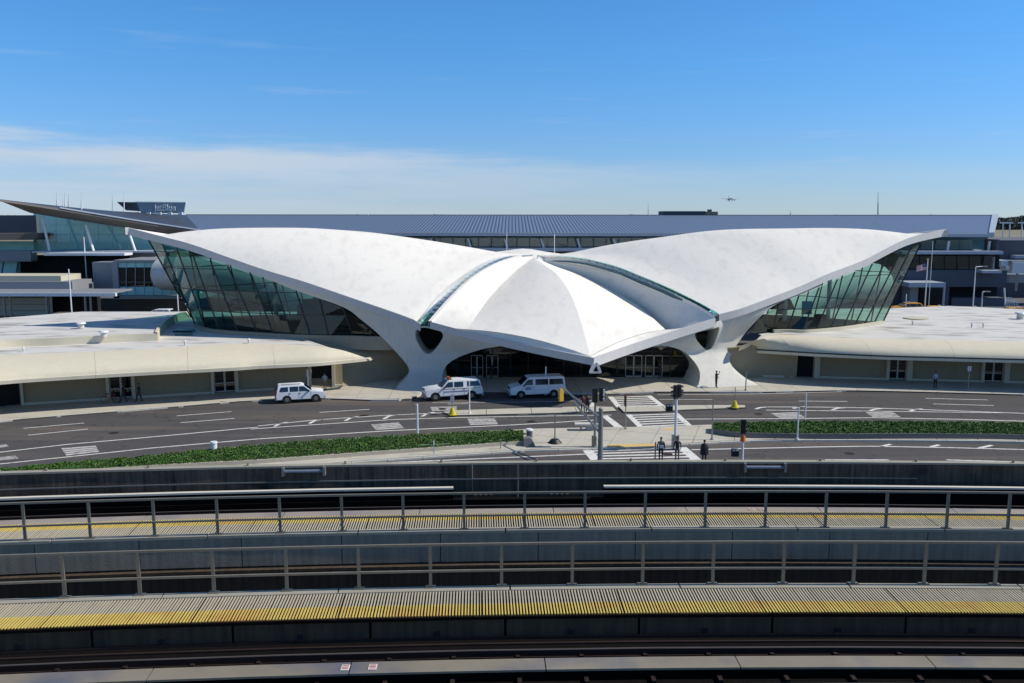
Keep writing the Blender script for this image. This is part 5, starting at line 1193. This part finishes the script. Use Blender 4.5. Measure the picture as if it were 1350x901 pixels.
SUV = dict(W=1.82, belt=1.05, lower=[(-2.2, .36), (2.15, .32), (2.22, .5), (2.2, .82), (2.05, .98), (1.1, 1.1), (-2.15, 1.1), (-2.25, .8)],
    cabin=[(-2.16, 1.05), (1.08, 1.05), (.34, 1.62), (.1, 1.68), (-1.9, 1.68), (-2.02, 1.62)], tumble=.2,
    side=[[(.9, 1.1), (.32, 1.55), (-.1, 1.56), (-.1, 1.1)], [(-.18, 1.1), (-.18, 1.56), (-.95, 1.56), (-.95, 1.1)], [(-1.1, 1.12), (-1.1, 1.55), (-1.75, 1.53), (-1.92, 1.12)]],
    ends=[((1.02, 1.1), (.38, 1.58)), ((-2.15, 1.15), (-2.05, 1.58))], r=.36, axles=(1.38, -1.25), lampz=.82, mirror=.75, handles=(-.05, -.95), gaps=(.95, -.14, -1.05))
p0, p1 = Gz(378, 532.6), Gz(415, 530.4); c = (p0 + p1) / 2; hd = heading((378, 532.6), (415, 530.4))
suv = vehicle('sport_utility', 'small white boxy sport utility with roof rails driving right, on the left road', 'car', SUV, c + Vector((-sin(hd) * .9, cos(hd) * .9, 0)), hd)
for s in (-.62, .62): MB().tube((-1.7, s, 1.76), (0, s, 1.76), .03, n=6).build('roof_rail', M_BLACK, suv, local=True)
PK = dict(W=1.95, belt=1.18, lower=[(-2.8, .5), (2.6, .4), (2.72, .6), (2.68, 1.0), (2.5, 1.12), (1.25, 1.25), (-2.78, 1.25), (-2.85, .9)],
    cabin=[(-2.7, 1.2), (1.2, 1.2), (.55, 1.84), (.35, 1.9), (-2.45, 1.9), (-2.55, 1.82)], tumble=.2,
    side=[[(1.0, 1.26), (.52, 1.74), (.08, 1.75), (.08, 1.26)], [(-.05, 1.26), (-.05, 1.75), (-.92, 1.75), (-.92, 1.26)], [(-1.3, 1.3), (-1.3, 1.76), (-2.35, 1.74), (-2.62, 1.3)]],
    ends=[((1.14, 1.25), (.58, 1.8)), ((-2.72, 1.32), (-2.58, 1.76))], r=.4, axles=(1.78, -1.72), lampz=.98, mirror=.95, handles=(-.0, -.95), gaps=(1.0, .02, -1.0))
hd = heading((622, 526.6), (575, 529.2)); c = (Gz(622, 526.8) + Gz(575, 529.4)) / 2
pk = vehicle('pickup_truck', 'white crew-cab pickup with a canopy back and amber roof lights, parked behind the island', 'truck', PK, c + Vector((sin(hd) * .95, -cos(hd) * .95, 0)) * 1.0, hd)
M_STRP = mat('stripe_blue', srgb(52, 84, 120), .5); M_STRY = mat('stripe_gold', srgb(190, 160, 90), .5)
for s in (-1, 1):
    MB().box((-.3, s * .985, .86), (2.5, .012, .07)).build('side_stripe', M_STRP, pk, local=True); MB().box((-.7, s * .985, 1.14), (3.8, .012, .035)).build('side_stripe', M_STRY, pk, local=True)
MB().box((.28, 0, 1.99), (.3, 1.1, .13)).build('light_bar', M_BROWN, pk, local=True)
for s in (-.45, .45): MB().box((.28, s, 1.99), (.24, .2, .15)).build('amber_lamp', M_ORANGE, pk, local=True)
VN = dict(W=1.98, belt=1.22, lower=[(-2.75, .42), (2.55, .38), (2.68, .55), (2.66, .98), (2.5, 1.1), (1.75, 1.28), (-2.74, 1.28), (-2.78, .8)],
    cabin=[(-2.72, 1.24), (1.7, 1.24), (.95, 1.95), (.7, 2.04), (-2.45, 2.04), (-2.6, 1.98)], tumble=.13,
    side=[[(1.45, 1.3), (.95, 1.82), (.5, 1.84), (.5, 1.3)], [(.25, 1.3), (.25, 1.84), (-1.0, 1.84), (-1.0, 1.3)], [(-1.12, 1.3), (-1.12, 1.84), (-2.4, 1.82), (-2.5, 1.3)]],
    ends=[((1.62, 1.3), (.98, 1.9)), ((-2.74, 1.34), (-2.66, 1.84))], r=.37, axles=(1.65, -1.55), lampz=.95, mirror=1.35, handles=(.55,), gaps=(1.5, .38, -1.05))
hd = heading((733, 524.2), (685.5, 526)); c = (Gz(733, 524.6) + Gz(685.5, 526.2)) / 2
vn = vehicle('passenger_van', 'white long-windowed passenger van with small blue lettering, parked in canopy shade', 'van', VN, c + Vector((sin(hd) * .98, -cos(hd) * .98, 0)), hd)
for s in (-1, 1):
    for k, w in enumerate((.5, .62)): MB().box((.95, s * .997, 1.06 - k * .14), (w, .01, .09)).build('blue_lettering', M_STRP, vn, local=True)
CAR = dict(W=1.8, belt=.95, lower=[(-2.3, .35), (2.3, .32), (2.35, .6), (2.1, .82), (1.1, .97), (-2.25, 1.0), (-2.38, .7)],
    cabin=[(-2.2, .95), (1.1, .95), (.3, 1.42), (.1, 1.46), (-1.7, 1.48), (-1.9, 1.42)], tumble=.25,
    side=[[(.85, 1.0), (.25, 1.36), (-.1, 1.38), (-.1, 1.0)], [(-.2, 1.0), (-.2, 1.38), (-1.1, 1.38), (-1.1, 1.0)], [(-1.2, 1.0), (-1.2, 1.38), (-1.7, 1.36), (-2.0, 1.0)]],
    ends=[((1.04, 1.0), (.36, 1.4)), ((-2.16, 1.03), (-1.94, 1.38))], r=.33, axles=(1.4, -1.35), lampz=.7, mirror=.75, handles=(-.1, -1.1), gaps=(.9, -.15))
RY = MB().box((-70, 124, 1.55), (60, 14, 3.1)); struct('raised_road', RY, M_APRON); struct('raised_yard', MB().box((100, 132, 1.5), (110, 13, 3.0)), M_APRON)
x = U(208, 411, 120).x; vehicle('white_estate', 'white estate car half hidden behind the left roof edge', 'car', CAR, (x, 120, 3.1), pi)
def taxi(px, z, y, lb, hd=0.0):
    x = U(px, 405, y).x; t = vehicle('taxi', lb, 'taxi', CAR, (x, y, z), hd, M_TAXI); MB().box((-.3, 0, 1.53), (.25, .6, .14)).build('roof_sign', M_WHITEM, t, local=True); return t
taxi(1195, 3.0, 130, 'yellow taxi peeking over the right roof, next to the window wall', pi); taxi(1241, 2.5, 130, 'yellow taxi roof showing right of the flagpole foot'); taxi(1288, 2.45, 129, 'yellow taxi roof behind the two right lamp posts'); taxi(1345, 2.5, 128, 'yellow taxi roof at the right photo edge')

# ------------------------------------------------------------------ street furniture
def pole_at(px, py, ytop, r, name, label, cat, m=M_STEEL, z0=.0, base=True):
    p = Gz(px, py, z0); q = U(px, ytop, p.y); t = thing(name, p, label, cat)
    MB().tube(p, (p.x, p.y, q.z), r, r * .85, n=10).build('pole', m, t)
    if base: MB().tube(p, p + Vector((0, 0, .12)), r * 2.2, r * 1.8, n=12).build('base', m, t)
    return t, p, q.z
def signal_head(c, face, t, m=M_BLACK, name='signal_head', s=1.0):
    """housing with three lenses and visors, facing direction face (radians)"""
    f = Vector((cos(face), sin(face), 0)); R = face - pi / 2
    h = MB(); h.box(c, (.36 * s, .24 * s, 1.08 * s), R); o = h.build(name, m, t)
    for k, col in enumerate((M_RED, M_YEL, mat('lens_green', srgb(20, 70, 50), .4))):
        z = c + Vector((0, 0, (.34 - .34 * k) * s)); p = z + f * .13 * s
        MB().tube(p, p + f * .02, .11 * s, n=12).build('lens', col, o); v = MB()
        rows = [[p + f * d + (Vector((-f.y, f.x, 0)) * cos(a) + Vector((0, 0, 1)) * sin(a)) * .13 * s for a in [pi * (-.1 + 1.2 * q / 8) for q in range(9)]] for d in (0, .24 * s)]
        v.grid(rows).build('visor', m, o)
    return o
def ped_box(c, t, rz=0.0):
    MB().box(c, (.5, .3, .5), rz).build('pedestrian_signal', M_BLACK, t)
    for k in (-.12, .12): MB().box(c + Vector((k, -.16, .2)), (.18, .06, .08), rz).build('bracket', M_WHITEM, t)
# truss-arm mast on the near kerb
p = Gz(791, 616, 0); top = U(791, 539, p.y); t = thing('signal_mast', p, 'thick grey mast with a twin-tube arm carrying a yellow traffic signal', 'traffic light')
MB().tube(p, (p.x, p.y, top.z), .19, .15, n=14).build('mast', M_STEEL, t); MB().tube(p, p + Vector((0, 0, .5)), .26, n=14).build('base', M_STEEL, t); MB().tube((p.x, p.y, top.z), (p.x, p.y, top.z + .08), .17, .06, n=12).build('cap', M_STEEL, t)
ae = U(739, 509.5, p.y + 6.2); a0 = U(790, 551, p.y)
MB().tube(a0, ae, .09, .05, n=8).build('arm', M_STEEL, t); a1 = U(789, 569, p.y); a2 = a0.lerp(ae, .62) - Vector((0, 0, .38)); a3 = U(745, 513, p.y + 5.6)
MB().tube(a1, a2, .075, n=8).build('arm_strut', M_STEEL, t); MB().tube(a2 + Vector((.3, -1.2, .1)), a3, .04, n=6).build('arm_strut', M_STEEL, t)
for k in (.3, .62): MB().tube(a0.lerp(ae, k), a1.lerp(a2, k / .62), .035, n=6).build('arm_tie', M_STEEL, t)
sg = ae + Vector((.05, -.05, -.65)); signal_head(sg, radians(115), t, M_YEL, s=.9); MB().tube(ae, sg + Vector((0, 0, .5)), .04, n=6).build('hanger', M_STEEL, t)
t, p, z = pole_at(784, 589, 527, .1, 'signal_pole', 'slim signal pole with two black heads behind the twin-tube mast', 'traffic light', z0=.14)
signal_head(Vector((p.x - .05, p.y - .1, z + .35)), radians(100), t); signal_head(Vector((p.x + .42, p.y, z + .4)), radians(10), t, M_BLACK, s=.95)
for k in range(3): MB().box((p.x + .62, p.y - .1, z + .05 + k * .33), (.16, .2, .16)).build('lens_glare', M_WHITEM, t)
MB().box((p.x - .05, p.y, .55), (.34, .3, .8)).build('control_box', M_STEELD, t)
t, p, z = pole_at(890, 590, 525, .12, 'signal_pole', 'tall signal pole with clustered black heads right of the crossing', 'traffic light', M_WHITEM, z0=.14)
signal_head(Vector((p.x - .1, p.y - .15, z + .5)), radians(200), t, s=.9); signal_head(Vector((p.x + .18, p.y - .05, z + .55)), radians(20), t, s=.85); signal_head(Vector((p.x, p.y + .25, z + .3)), radians(90), t, s=.85)
ped_box(Vector((U(884, 538, p.y).x - .1, p.y, U(884, 538, p.y).z)), t); MB().box((p.x, p.y, .6), (.5, .4, .95)).build('control_box', M_STEEL, t)
t, p, z = pole_at(978, 616, 577, .1, 'signal_pole', 'white signal pole with one dark head and orange collar beside the grey planter', 'traffic light', M_WHITEM)
signal_head(Vector((p.x - .02, p.y, z + .75)), radians(85), t, s=.95); signal_head(Vector((p.x + .02, p.y + .25, z + .72)), radians(10), t, s=.85)
MB().tube((p.x, p.y, z - .25), (p.x, p.y, z + .22), .2, .13, n=12).build('collar', M_ORANGE, t); MB().tube((p.x, p.y, z + .05), (p.x, p.y, z + .3), .14, n=10).build('collar_cap', M_STEEL, t)
ped_box(Vector((U(969, 597, p.y).x, p.y, U(969, 597, p.y).z)), t)
t, p, z = pole_at(824.5, 566, 520, .05, 'sign_post', 'thin post with a brown edge-on sign at the plaza kerb', 'sign', z0=.14)
MB().box((p.x - .05, p.y, z - .5), (.12, .6, .95)).build('sign_plate', M_BROWN, t); MB().tube((p.x - .1, p.y, z), (p.x + .65, p.y, z), .035, n=6).build('crossbar', M_BROWN, t)
t, p, z = pole_at(938.5, 580, 527, .06, 'lamp_standard', 'plain grey post at the left end of the grey planter', 'post', z0=.14)
t, p, z = pole_at(1051, 580, 538, .06, 'lamp_standard', 'shorter pale post in front of the grey planter with a side arm', 'post', M_WHITEM, z0=.14); MB().tube((p.x, p.y, z), (p.x - .5, p.y, z + .02), .04, n=6).build('arm', M_WHITEM, t)
t, p, z = pole_at(1061, 560.5, 519, .06, 'lamp_standard', 'taller pale post behind the grey planter', 'post', M_WHITEM, z0=.14)
t, p, z = pole_at(550.5, 577.5, 533, .09, 'sign_post', 'pale thick post with thin rod on top behind the left planter', 'post', M_WHITEM, z0=.14); MB().box((p.x - .16, p.y, z - .4), (.03, .3, .75)).build('sign_plate', M_STEEL, t)
t, p, z = pole_at(619, 545, 502, .06, 'sign_post', 'pale post on the traffic island in front of the pickup', 'sign', M_WHITEM, z0=.13); MB().box((p.x, p.y, z - .25), (.08, .4, .5)).build('sign_plate', M_WHITEM, t)
t, p, z = pole_at(983, 515, 490, .06, 'sign_post', 'grey post on the pavement right of the right pier', 'post', z0=.14)
t, p, z = pole_at(1276, 514, 483, .06, 'sign_post', 'post with small pale plate in the shade under the right roof edge', 'sign', M_STEEL, z0=.14); MB().box((p.x, p.y, z - .25), (.34, .05, .5)).build('sign_plate', M_WHITEM, t)
t, p, z = pole_at(406.5, 517, 487, .06, 'sign_post', 'white post with grey plate behind the white sport utility', 'sign', M_WHITEM, z0=.14); MB().box((p.x, p.y, z - .35), (.4, .05, .75)).build('sign_plate', M_T5WALL, t)
t, p, z = pole_at(719.5, 521, 483.5, .08, 'sign_post', 'short pale post in shade behind the passenger van', 'post', M_WHITEM, z0=.14)
t, p, z = pole_at(731.5, 584, 548, .05, 'barrier_post', 'grey post with dark round foot and long crossbar on the plaza', 'barrier', M_STEEL, z0=.14, base=False)
MB().tube(p, p + Vector((0, 0, .28)), .55, .3, n=18).build('round_foot', M_BLACK, t); MB().tube(U(682, 547.5, p.y), U(768, 546.8, p.y), .05, n=6).build('crossbar', M_STEEL, t)
t, p, z = pole_at(863.5, 616, 583, .06, 'bollard_post', 'slim dark post beside the waiting pedestrians', 'post', M_STEELD)
for (px, py, yt, lb) in ((596.5, 547, 520, 'yellow cone-footed paddle sign in front of the pickup'), (968.5, 537.5, 510, 'yellow cone-footed marker rod on the island right of the crossing')):
    p = Gz(px, py, .13); t = thing('delineator', p, lb, 'traffic marker'); MB().tube(p, p + Vector((0, 0, .62)), .34, .12, n=14).build('cone', mat('cone_yellow', srgb(206, 190, 40), .6), t); MB().tube(p, p + Vector((0, 0, .06)), .4, n=14).build('foot', mat('cone_yellow', srgb(206, 190, 40), .6), t)
    z = U(px, yt, p.y).z; MB().tube(p + Vector((0, 0, .6)), (p.x, p.y, z), .03, n=6).build('rod', M_STEELD, t)
    if px < 700: MB().prism([(p.x + .17 * cos(a) * 1, p.y, z - .42 + .42 * sin(a)) for a in [2 * pi * k / 14 for k in range(14)]], (0, .03, 0)).build('paddle', M_WHITE, t)
p = Gz(282.5, 597.5, .14); t = thing('bollard', p, 'stout white capped bollard at the edge of the left planter', 'bollard'); MB().tube(p, p + Vector((0, 0, .75)), .22, n=16).build('drum', M_WHITEM, t); MB().tube(p + Vector((0, 0, .75)), p + Vector((0, 0, .86)), .27, .24, n=16).build('cap', M_WHITEM, t)
p = Gz(698, 587, .14); t = thing('planter_end_block', p, 'rounded concrete block at the right tip of the left planter', 'block')
MB().hexa([p + Vector(q) for q in ((-.5, -.5, 0), (.45, -.5, 0), (.4, .6, 0), (-.5, .6, 0))], [p + Vector(q) for q in ((-.5, -.3, .55), (.1, -.3, .6), (.1, .5, .6), (-.5, .5, .55))]).build('block', M_PLD, t, bevel=.06)
p = Gz(698, 576.5, .14); t = thing('litter_bin', p, 'small grey bin with white lid behind the left planter tip', 'bin'); MB().tube(p, p + Vector((0, 0, .55)), .24, n=14).build('drum', M_T5DARK, t); MB().tube(p + Vector((0, 0, .55)), p + Vector((0, 0, .66)), .3, .26, n=14).build('lid', M_WHITEM, t)
p = Gz(775, 567.5, .14); t = thing('bench', p, 'white concrete bench slab on the plaza beside the mast', 'bench'); MB().box(p + Vector((-.1, .1, .5)), (1.9, .7, .12)).build('seat', M_KERB, t); MB().box(p + Vector((.3, .1, .22)), (.9, .5, .44)).build('support', M_T5WALL, t); MB().box(p + Vector((-.55, .1, .22)), (.15, .4, .44)).build('support', M_T5WALL, t)
p = Gz(572, 599, .14); t = thing('pipe_barrier', p, 'low pipe barrier lying over the left planter rim', 'barrier'); MB().tube(p, p + Vector((0, 0, 1.0)), .04, n=6).build('post', M_WHITEM, t); q = U(553, 587, p.y); q2 = U(594, 585.4, p.y); MB().tube(q, q2, .035, n=6).build('bar', mat('bar_green', srgb(150, 168, 130), .6), t)
p = Gz(660, 592, .14); t = thing('pipe_barrier', p, 'second little pipe post near the right tip of left planter', 'barrier'); MB().tube(p, p + Vector((0, 0, .7)), .035, n=6).build('post', M_STEEL, t); MB().tube(p + Vector((-.1, 0, .7)), p + Vector((.1, 0, .7)), .05, n=6).build('cap', M_STEEL, t)

# ------------------------------------------------------------------ people
def person(px, py, label, face=0.0, pose='stand', shirt=M_BLACK, trous=M_BLACK, skin=None, hair=None, z0=.14, h=1.75, name='person', tail=False, pos=None):
    skin = skin or mat('skin', srgb(150, 106, 84), .6); hair = hair or mat('dark_hair', srgb(34, 28, 26), .8); shoe = mat('shoe_dark', srgb(30, 28, 28), .6)
    st = .26 if pose == 'walk' else 0.0; k = h / 1.75
    J = {'pelvis': (0, 0, .95, .15, .1), 'belly': (0, 0, 1.1, .145, .1), 'chest': (0.01, 0, 1.3, .17, .11), 'neck0': (0, 0, 1.45, .09, .07), 'neck': (.01, 0, 1.52, .055, .055), 'head': (.03, 0, 1.62, .085, .1), 'crown': (.015, 0, 1.7, .075, .085)}
    E = [('pelvis', 'belly'), ('belly', 'chest'), ('chest', 'neck0'), ('neck0', 'neck'), ('neck', 'head'), ('head', 'crown')]
    for s, n in ((1, 'l'), (-1, 'r')):
        f = st * s
        J['hip' + n] = (0, .09 * s, .88, .1, .1); J['knee' + n] = (.5 * f + (.06 if st else 0), .1 * s, .5, .065, .065); J['ank' + n] = (f, .1 * s, .09 + (.05 if f < 0 else 0), .045, .045); J['toe' + n] = (f + .17, .11 * s, .04, .04, .035)
        J['sh' + n] = (0, .19 * s, 1.4, .065, .065)
        if pose == 'camera' and s < 0: el, wr, hd = (.12, .3 * s, 1.42), (.24, .12 * s, 1.58), (.26, .08 * s, 1.64)
        elif pose == 'camera': el, wr, hd = (.05, .27 * s, 1.17), (.2, .2 * s, 1.05), (.26, .16 * s, 1.02)
        elif pose == 'front': el, wr, hd = (-.02, .26 * s, 1.16), (.18, .13 * s, 1.1), (.24, .07 * s, 1.1)
        else: el, wr, hd = (-.03 - f * .3, .25 * s, 1.14), (.04 - f * .7, .25 * s, .9), (.06 - f * .85, .24 * s, .82)
        J['el' + n] = (*el, .045, .045); J['wr' + n] = (*wr, .032, .032); J['hand' + n] = (*hd, .036, .026)
        E += [('pelvis', 'hip' + n), ('hip' + n, 'knee' + n), ('knee' + n, 'ank' + n), ('ank' + n, 'toe' + n), ('chest', 'sh' + n), ('sh' + n, 'el' + n), ('el' + n, 'wr' + n), ('wr' + n, 'hand' + n)]
    names = list(J); me = bpy.data.meshes.new('sk'); me.from_pydata([J[n][:3] for n in names], [(names.index(a), names.index(b)) for a, b in E], [])
    o = bpy.data.objects.new('sk', me); COL.objects.link(o); sm = o.modifiers.new('s', 'SKIN'); sm.use_smooth_shade = True
    for i, n in enumerate(names): d = me.skin_vertices[0].data[i]; d.radius = J[n][3:5]; d.use_root = (n == 'pelvis')
    ss_ = o.modifiers.new('u', 'SUBSURF'); ss_.levels = 1
    dg = bpy.context.evaluated_depsgraph_get(); dg.update(); m2 = bpy.data.meshes.new_from_object(o.evaluated_get(dg)); bpy.data.objects.remove(o)
    m2.materials.clear()
    for q in (skin, shirt, trous, shoe): m2.materials.append(q)
    hd = [Vector(J['hand' + n][:3]) for n in 'lr']; wr_ = [Vector(J['wr' + n][:3]) for n in 'lr']
    for f in m2.polygons:
        c = f.center; f.material_index = 3 if c.z < .09 else 2 if c.z < 1.0 and abs(c.y) < .2 and min((c - q).length for q in hd + wr_) > .09 else 0 if c.z > 1.5 or min((c - q).length for q in hd) < .07 else 1
        f.use_smooth = True
    t = thing(name, Vector((0, 0, 0)), label, 'person'); b = bpy.data.objects.new('body', m2); COL.objects.link(b); b.parent = t
    for i, q in enumerate(hd):                              # fingers and thumb
        d = (q - wr_[i]).normalized(); sgn = 1 if i == 0 else -1; side = Vector((1, 0, 0)) if abs(d.z) > .6 else Vector((0, 0, 1)); m_ = MB()
        for k_, L in enumerate((.06, .072, .066, .05)): a = q + d * .02 + side * (-.027 + .018 * k_); m_.tube(a, a + d * L * .6, .0085, n=5); m_.tube(a + d * L * .6, a + (d + Vector((0, -sgn * .5, 0))) * L, .0075, n=5)
        a = q - d * .02 + side * .03; m_.tube(a, a + (d + side).normalized() * .05, .009, n=5); m_.build('hand', skin, t, local=True)
    m_ = MB(); c = Vector((.005, 0, 1.665)); rows = []
    for a in range(7):
        th = a / 6 * pi * .56; rows.append([c + Vector((sin(th) * cos(ph) * .108 - .012, sin(th) * sin(ph) * .092, cos(th) * .098)) for ph in [2 * pi * q / 12 for q in range(13)]])
    m_.grid(rows); m_.build('hair', hair, t, local=True, smooth=True); MB().hexa([Vector(q) for q in ((.108, -.014, 1.6), (.108, .014, 1.6), (.1, .01, 1.645), (.1, -.01, 1.645))], [Vector(q) for q in ((.135, -.008, 1.605), (.135, .008, 1.605), (.11, .004, 1.645), (.11, -.004, 1.645))]).build('nose', skin, t, local=True)
    p = pos or Gz(px, py, z0); t.location = p; t.rotation_euler = (0, 0, face); t.scale = (k, k, k)
    return t
M_BLUEW = mat('pale_blue_shirt', srgb(150, 166, 190), .8); M_KHAKI = mat('khaki', srgb(120, 104, 84), .85); M_NAVY = mat('dark_navy', srgb(32, 34, 44), .85); M_GREYC = mat('grey_cloth', srgb(96, 100, 108), .85); M_MAROON = mat('maroon', srgb(86, 40, 44), .85)
person(163.5, 531, 'dark-clad person walking left beside the first double door, left side', pi, 'walk', M_NAVY, M_NAVY)
person(184, 530, 'person in black mid-stride on the shaded left pavement', pi, 'walk', M_BLACK, M_BLACK)
person(428.5, 514.5, 'person in pale blue shirt and khaki trousers standing in the dark left doorway', -pi / 2, 'front', M_BLUEW, M_KHAKI)
pc = person(944, 511.5, 'person in black holding something to the face in front of right pier', 0.2, 'camera', M_BLACK, M_BLACK); MB().box((.3, -.06, 1.63), (.05, .12, .09)).build('camera_held', M_BLACK, pc, local=True)
person(1232.5, 512.5, 'person in pale blue top and dark trousers on the shaded right pavement', -pi / 2, 'front', M_BLUEW, M_NAVY)
pb = person(871, 608, 'person with a pale grey backpack waiting near the slim dark post', pi / 2, 'stand', M_BLACK, M_NAVY, z0=.0)
bp_ = MB().box((-.2, 0, 1.22), (.18, .34, .46)).build('backpack', M_GREYC, pb, local=True, bevel=.04); MB().box((-.3, 0, 1.12), (.05, .26, .2)).build('pocket', M_WHITEM, bp_, local=True)
person(892.5, 608, 'person in dark jacket and grey trousers waiting at the near crossing', pi / 2, 'stand', M_BLACK, M_GREYC, z0=.0)
pz = person(928, 612, 'person in a bulky black coat beyond the parapet, alone right of the crossing', pi / 2, 'stand', M_BLACK, M_BLACK, z0=.0)
m_ = MB(); rows = [[Vector((cos(a) * rx, sin(a) * ry, z)) for a in [2 * pi * q / 12 for q in range(13)]] for z, rx, ry in ((.7, .22, .3), (1.0, .2, .28), (1.3, .18, .26), (1.48, .1, .16))]; m_.grid(rows).build('coat', M_BLACK, pz, local=True, smooth=True)
person(768.5, 546, 'person in a dark brown jacket crossing behind the signal arm', pi / 2, 'walk', M_MAROON, M_NAVY, z0=.0)
p2 = person(774.5, 545, 'person in black with a pale shoulder bag crossing beside the brown jacket', pi / 2, 'walk', M_BLACK, M_BLACK, z0=.0); MB().box((0, -.26, 1.0), (.26, .1, .36)).build('shoulder_bag', M_WHITEM, p2, local=True, bevel=.03)
person(648, 500, 'dark figure at the left entrance doors in deep shade', pi / 2, 'stand', M_NAVY, M_NAVY, pos=Vector((U(648, 499, EY - 1).x, EY - 1, .14)))
person(869, 500, 'dark figure standing by the right entrance doors in deep shade', -pi / 2, 'stand', M_NAVY, M_NAVY, pos=Vector((U(869, 499, EY - 1).x, EY - 1, .14)))
# bicycle leaning near the door, left pavement
p = Gz(146, 532, .14); t = thing('bicycle', p, 'dim red bicycle parked on the left pavement beside the double door', 'bicycle', rz=.1)
for s in (-.52, .52):
    m_ = MB(); rows = [[Vector((s + (.33 + .02 * cos(b)) * cos(a), .02 * sin(b), .35 + (.33 + .02 * cos(b)) * sin(a))) for b in [2 * pi * q / 6 for q in range(7)]] for a in [2 * pi * q / 20 for q in range(21)]]; m_.grid(rows).build('wheel', M_RUBBER, t, local=True)
m_ = MB()
for a, b in (((-.52, 0, .35), (-.15, 0, .35)), ((-.15, 0, .35), (-.28, 0, .88)), ((-.28, 0, .82), (.35, 0, .85)), ((-.15, 0, .35), (.38, 0, .75)), ((-.52, 0, .35), (-.28, 0, .8)), ((.52, 0, .35), (.33, 0, .95))): m_.tube(a, b, .018, n=6)
m_.build('frame', M_RED, t, local=True); MB().box((-.29, 0, .92), (.25, .12, .05)).build('saddle', M_BLACK, t, local=True); MB().tube((.33, -.25, .98), (.33, .25, .98), .015, n=6).build('handlebar', M_BLACK, t, local=True)
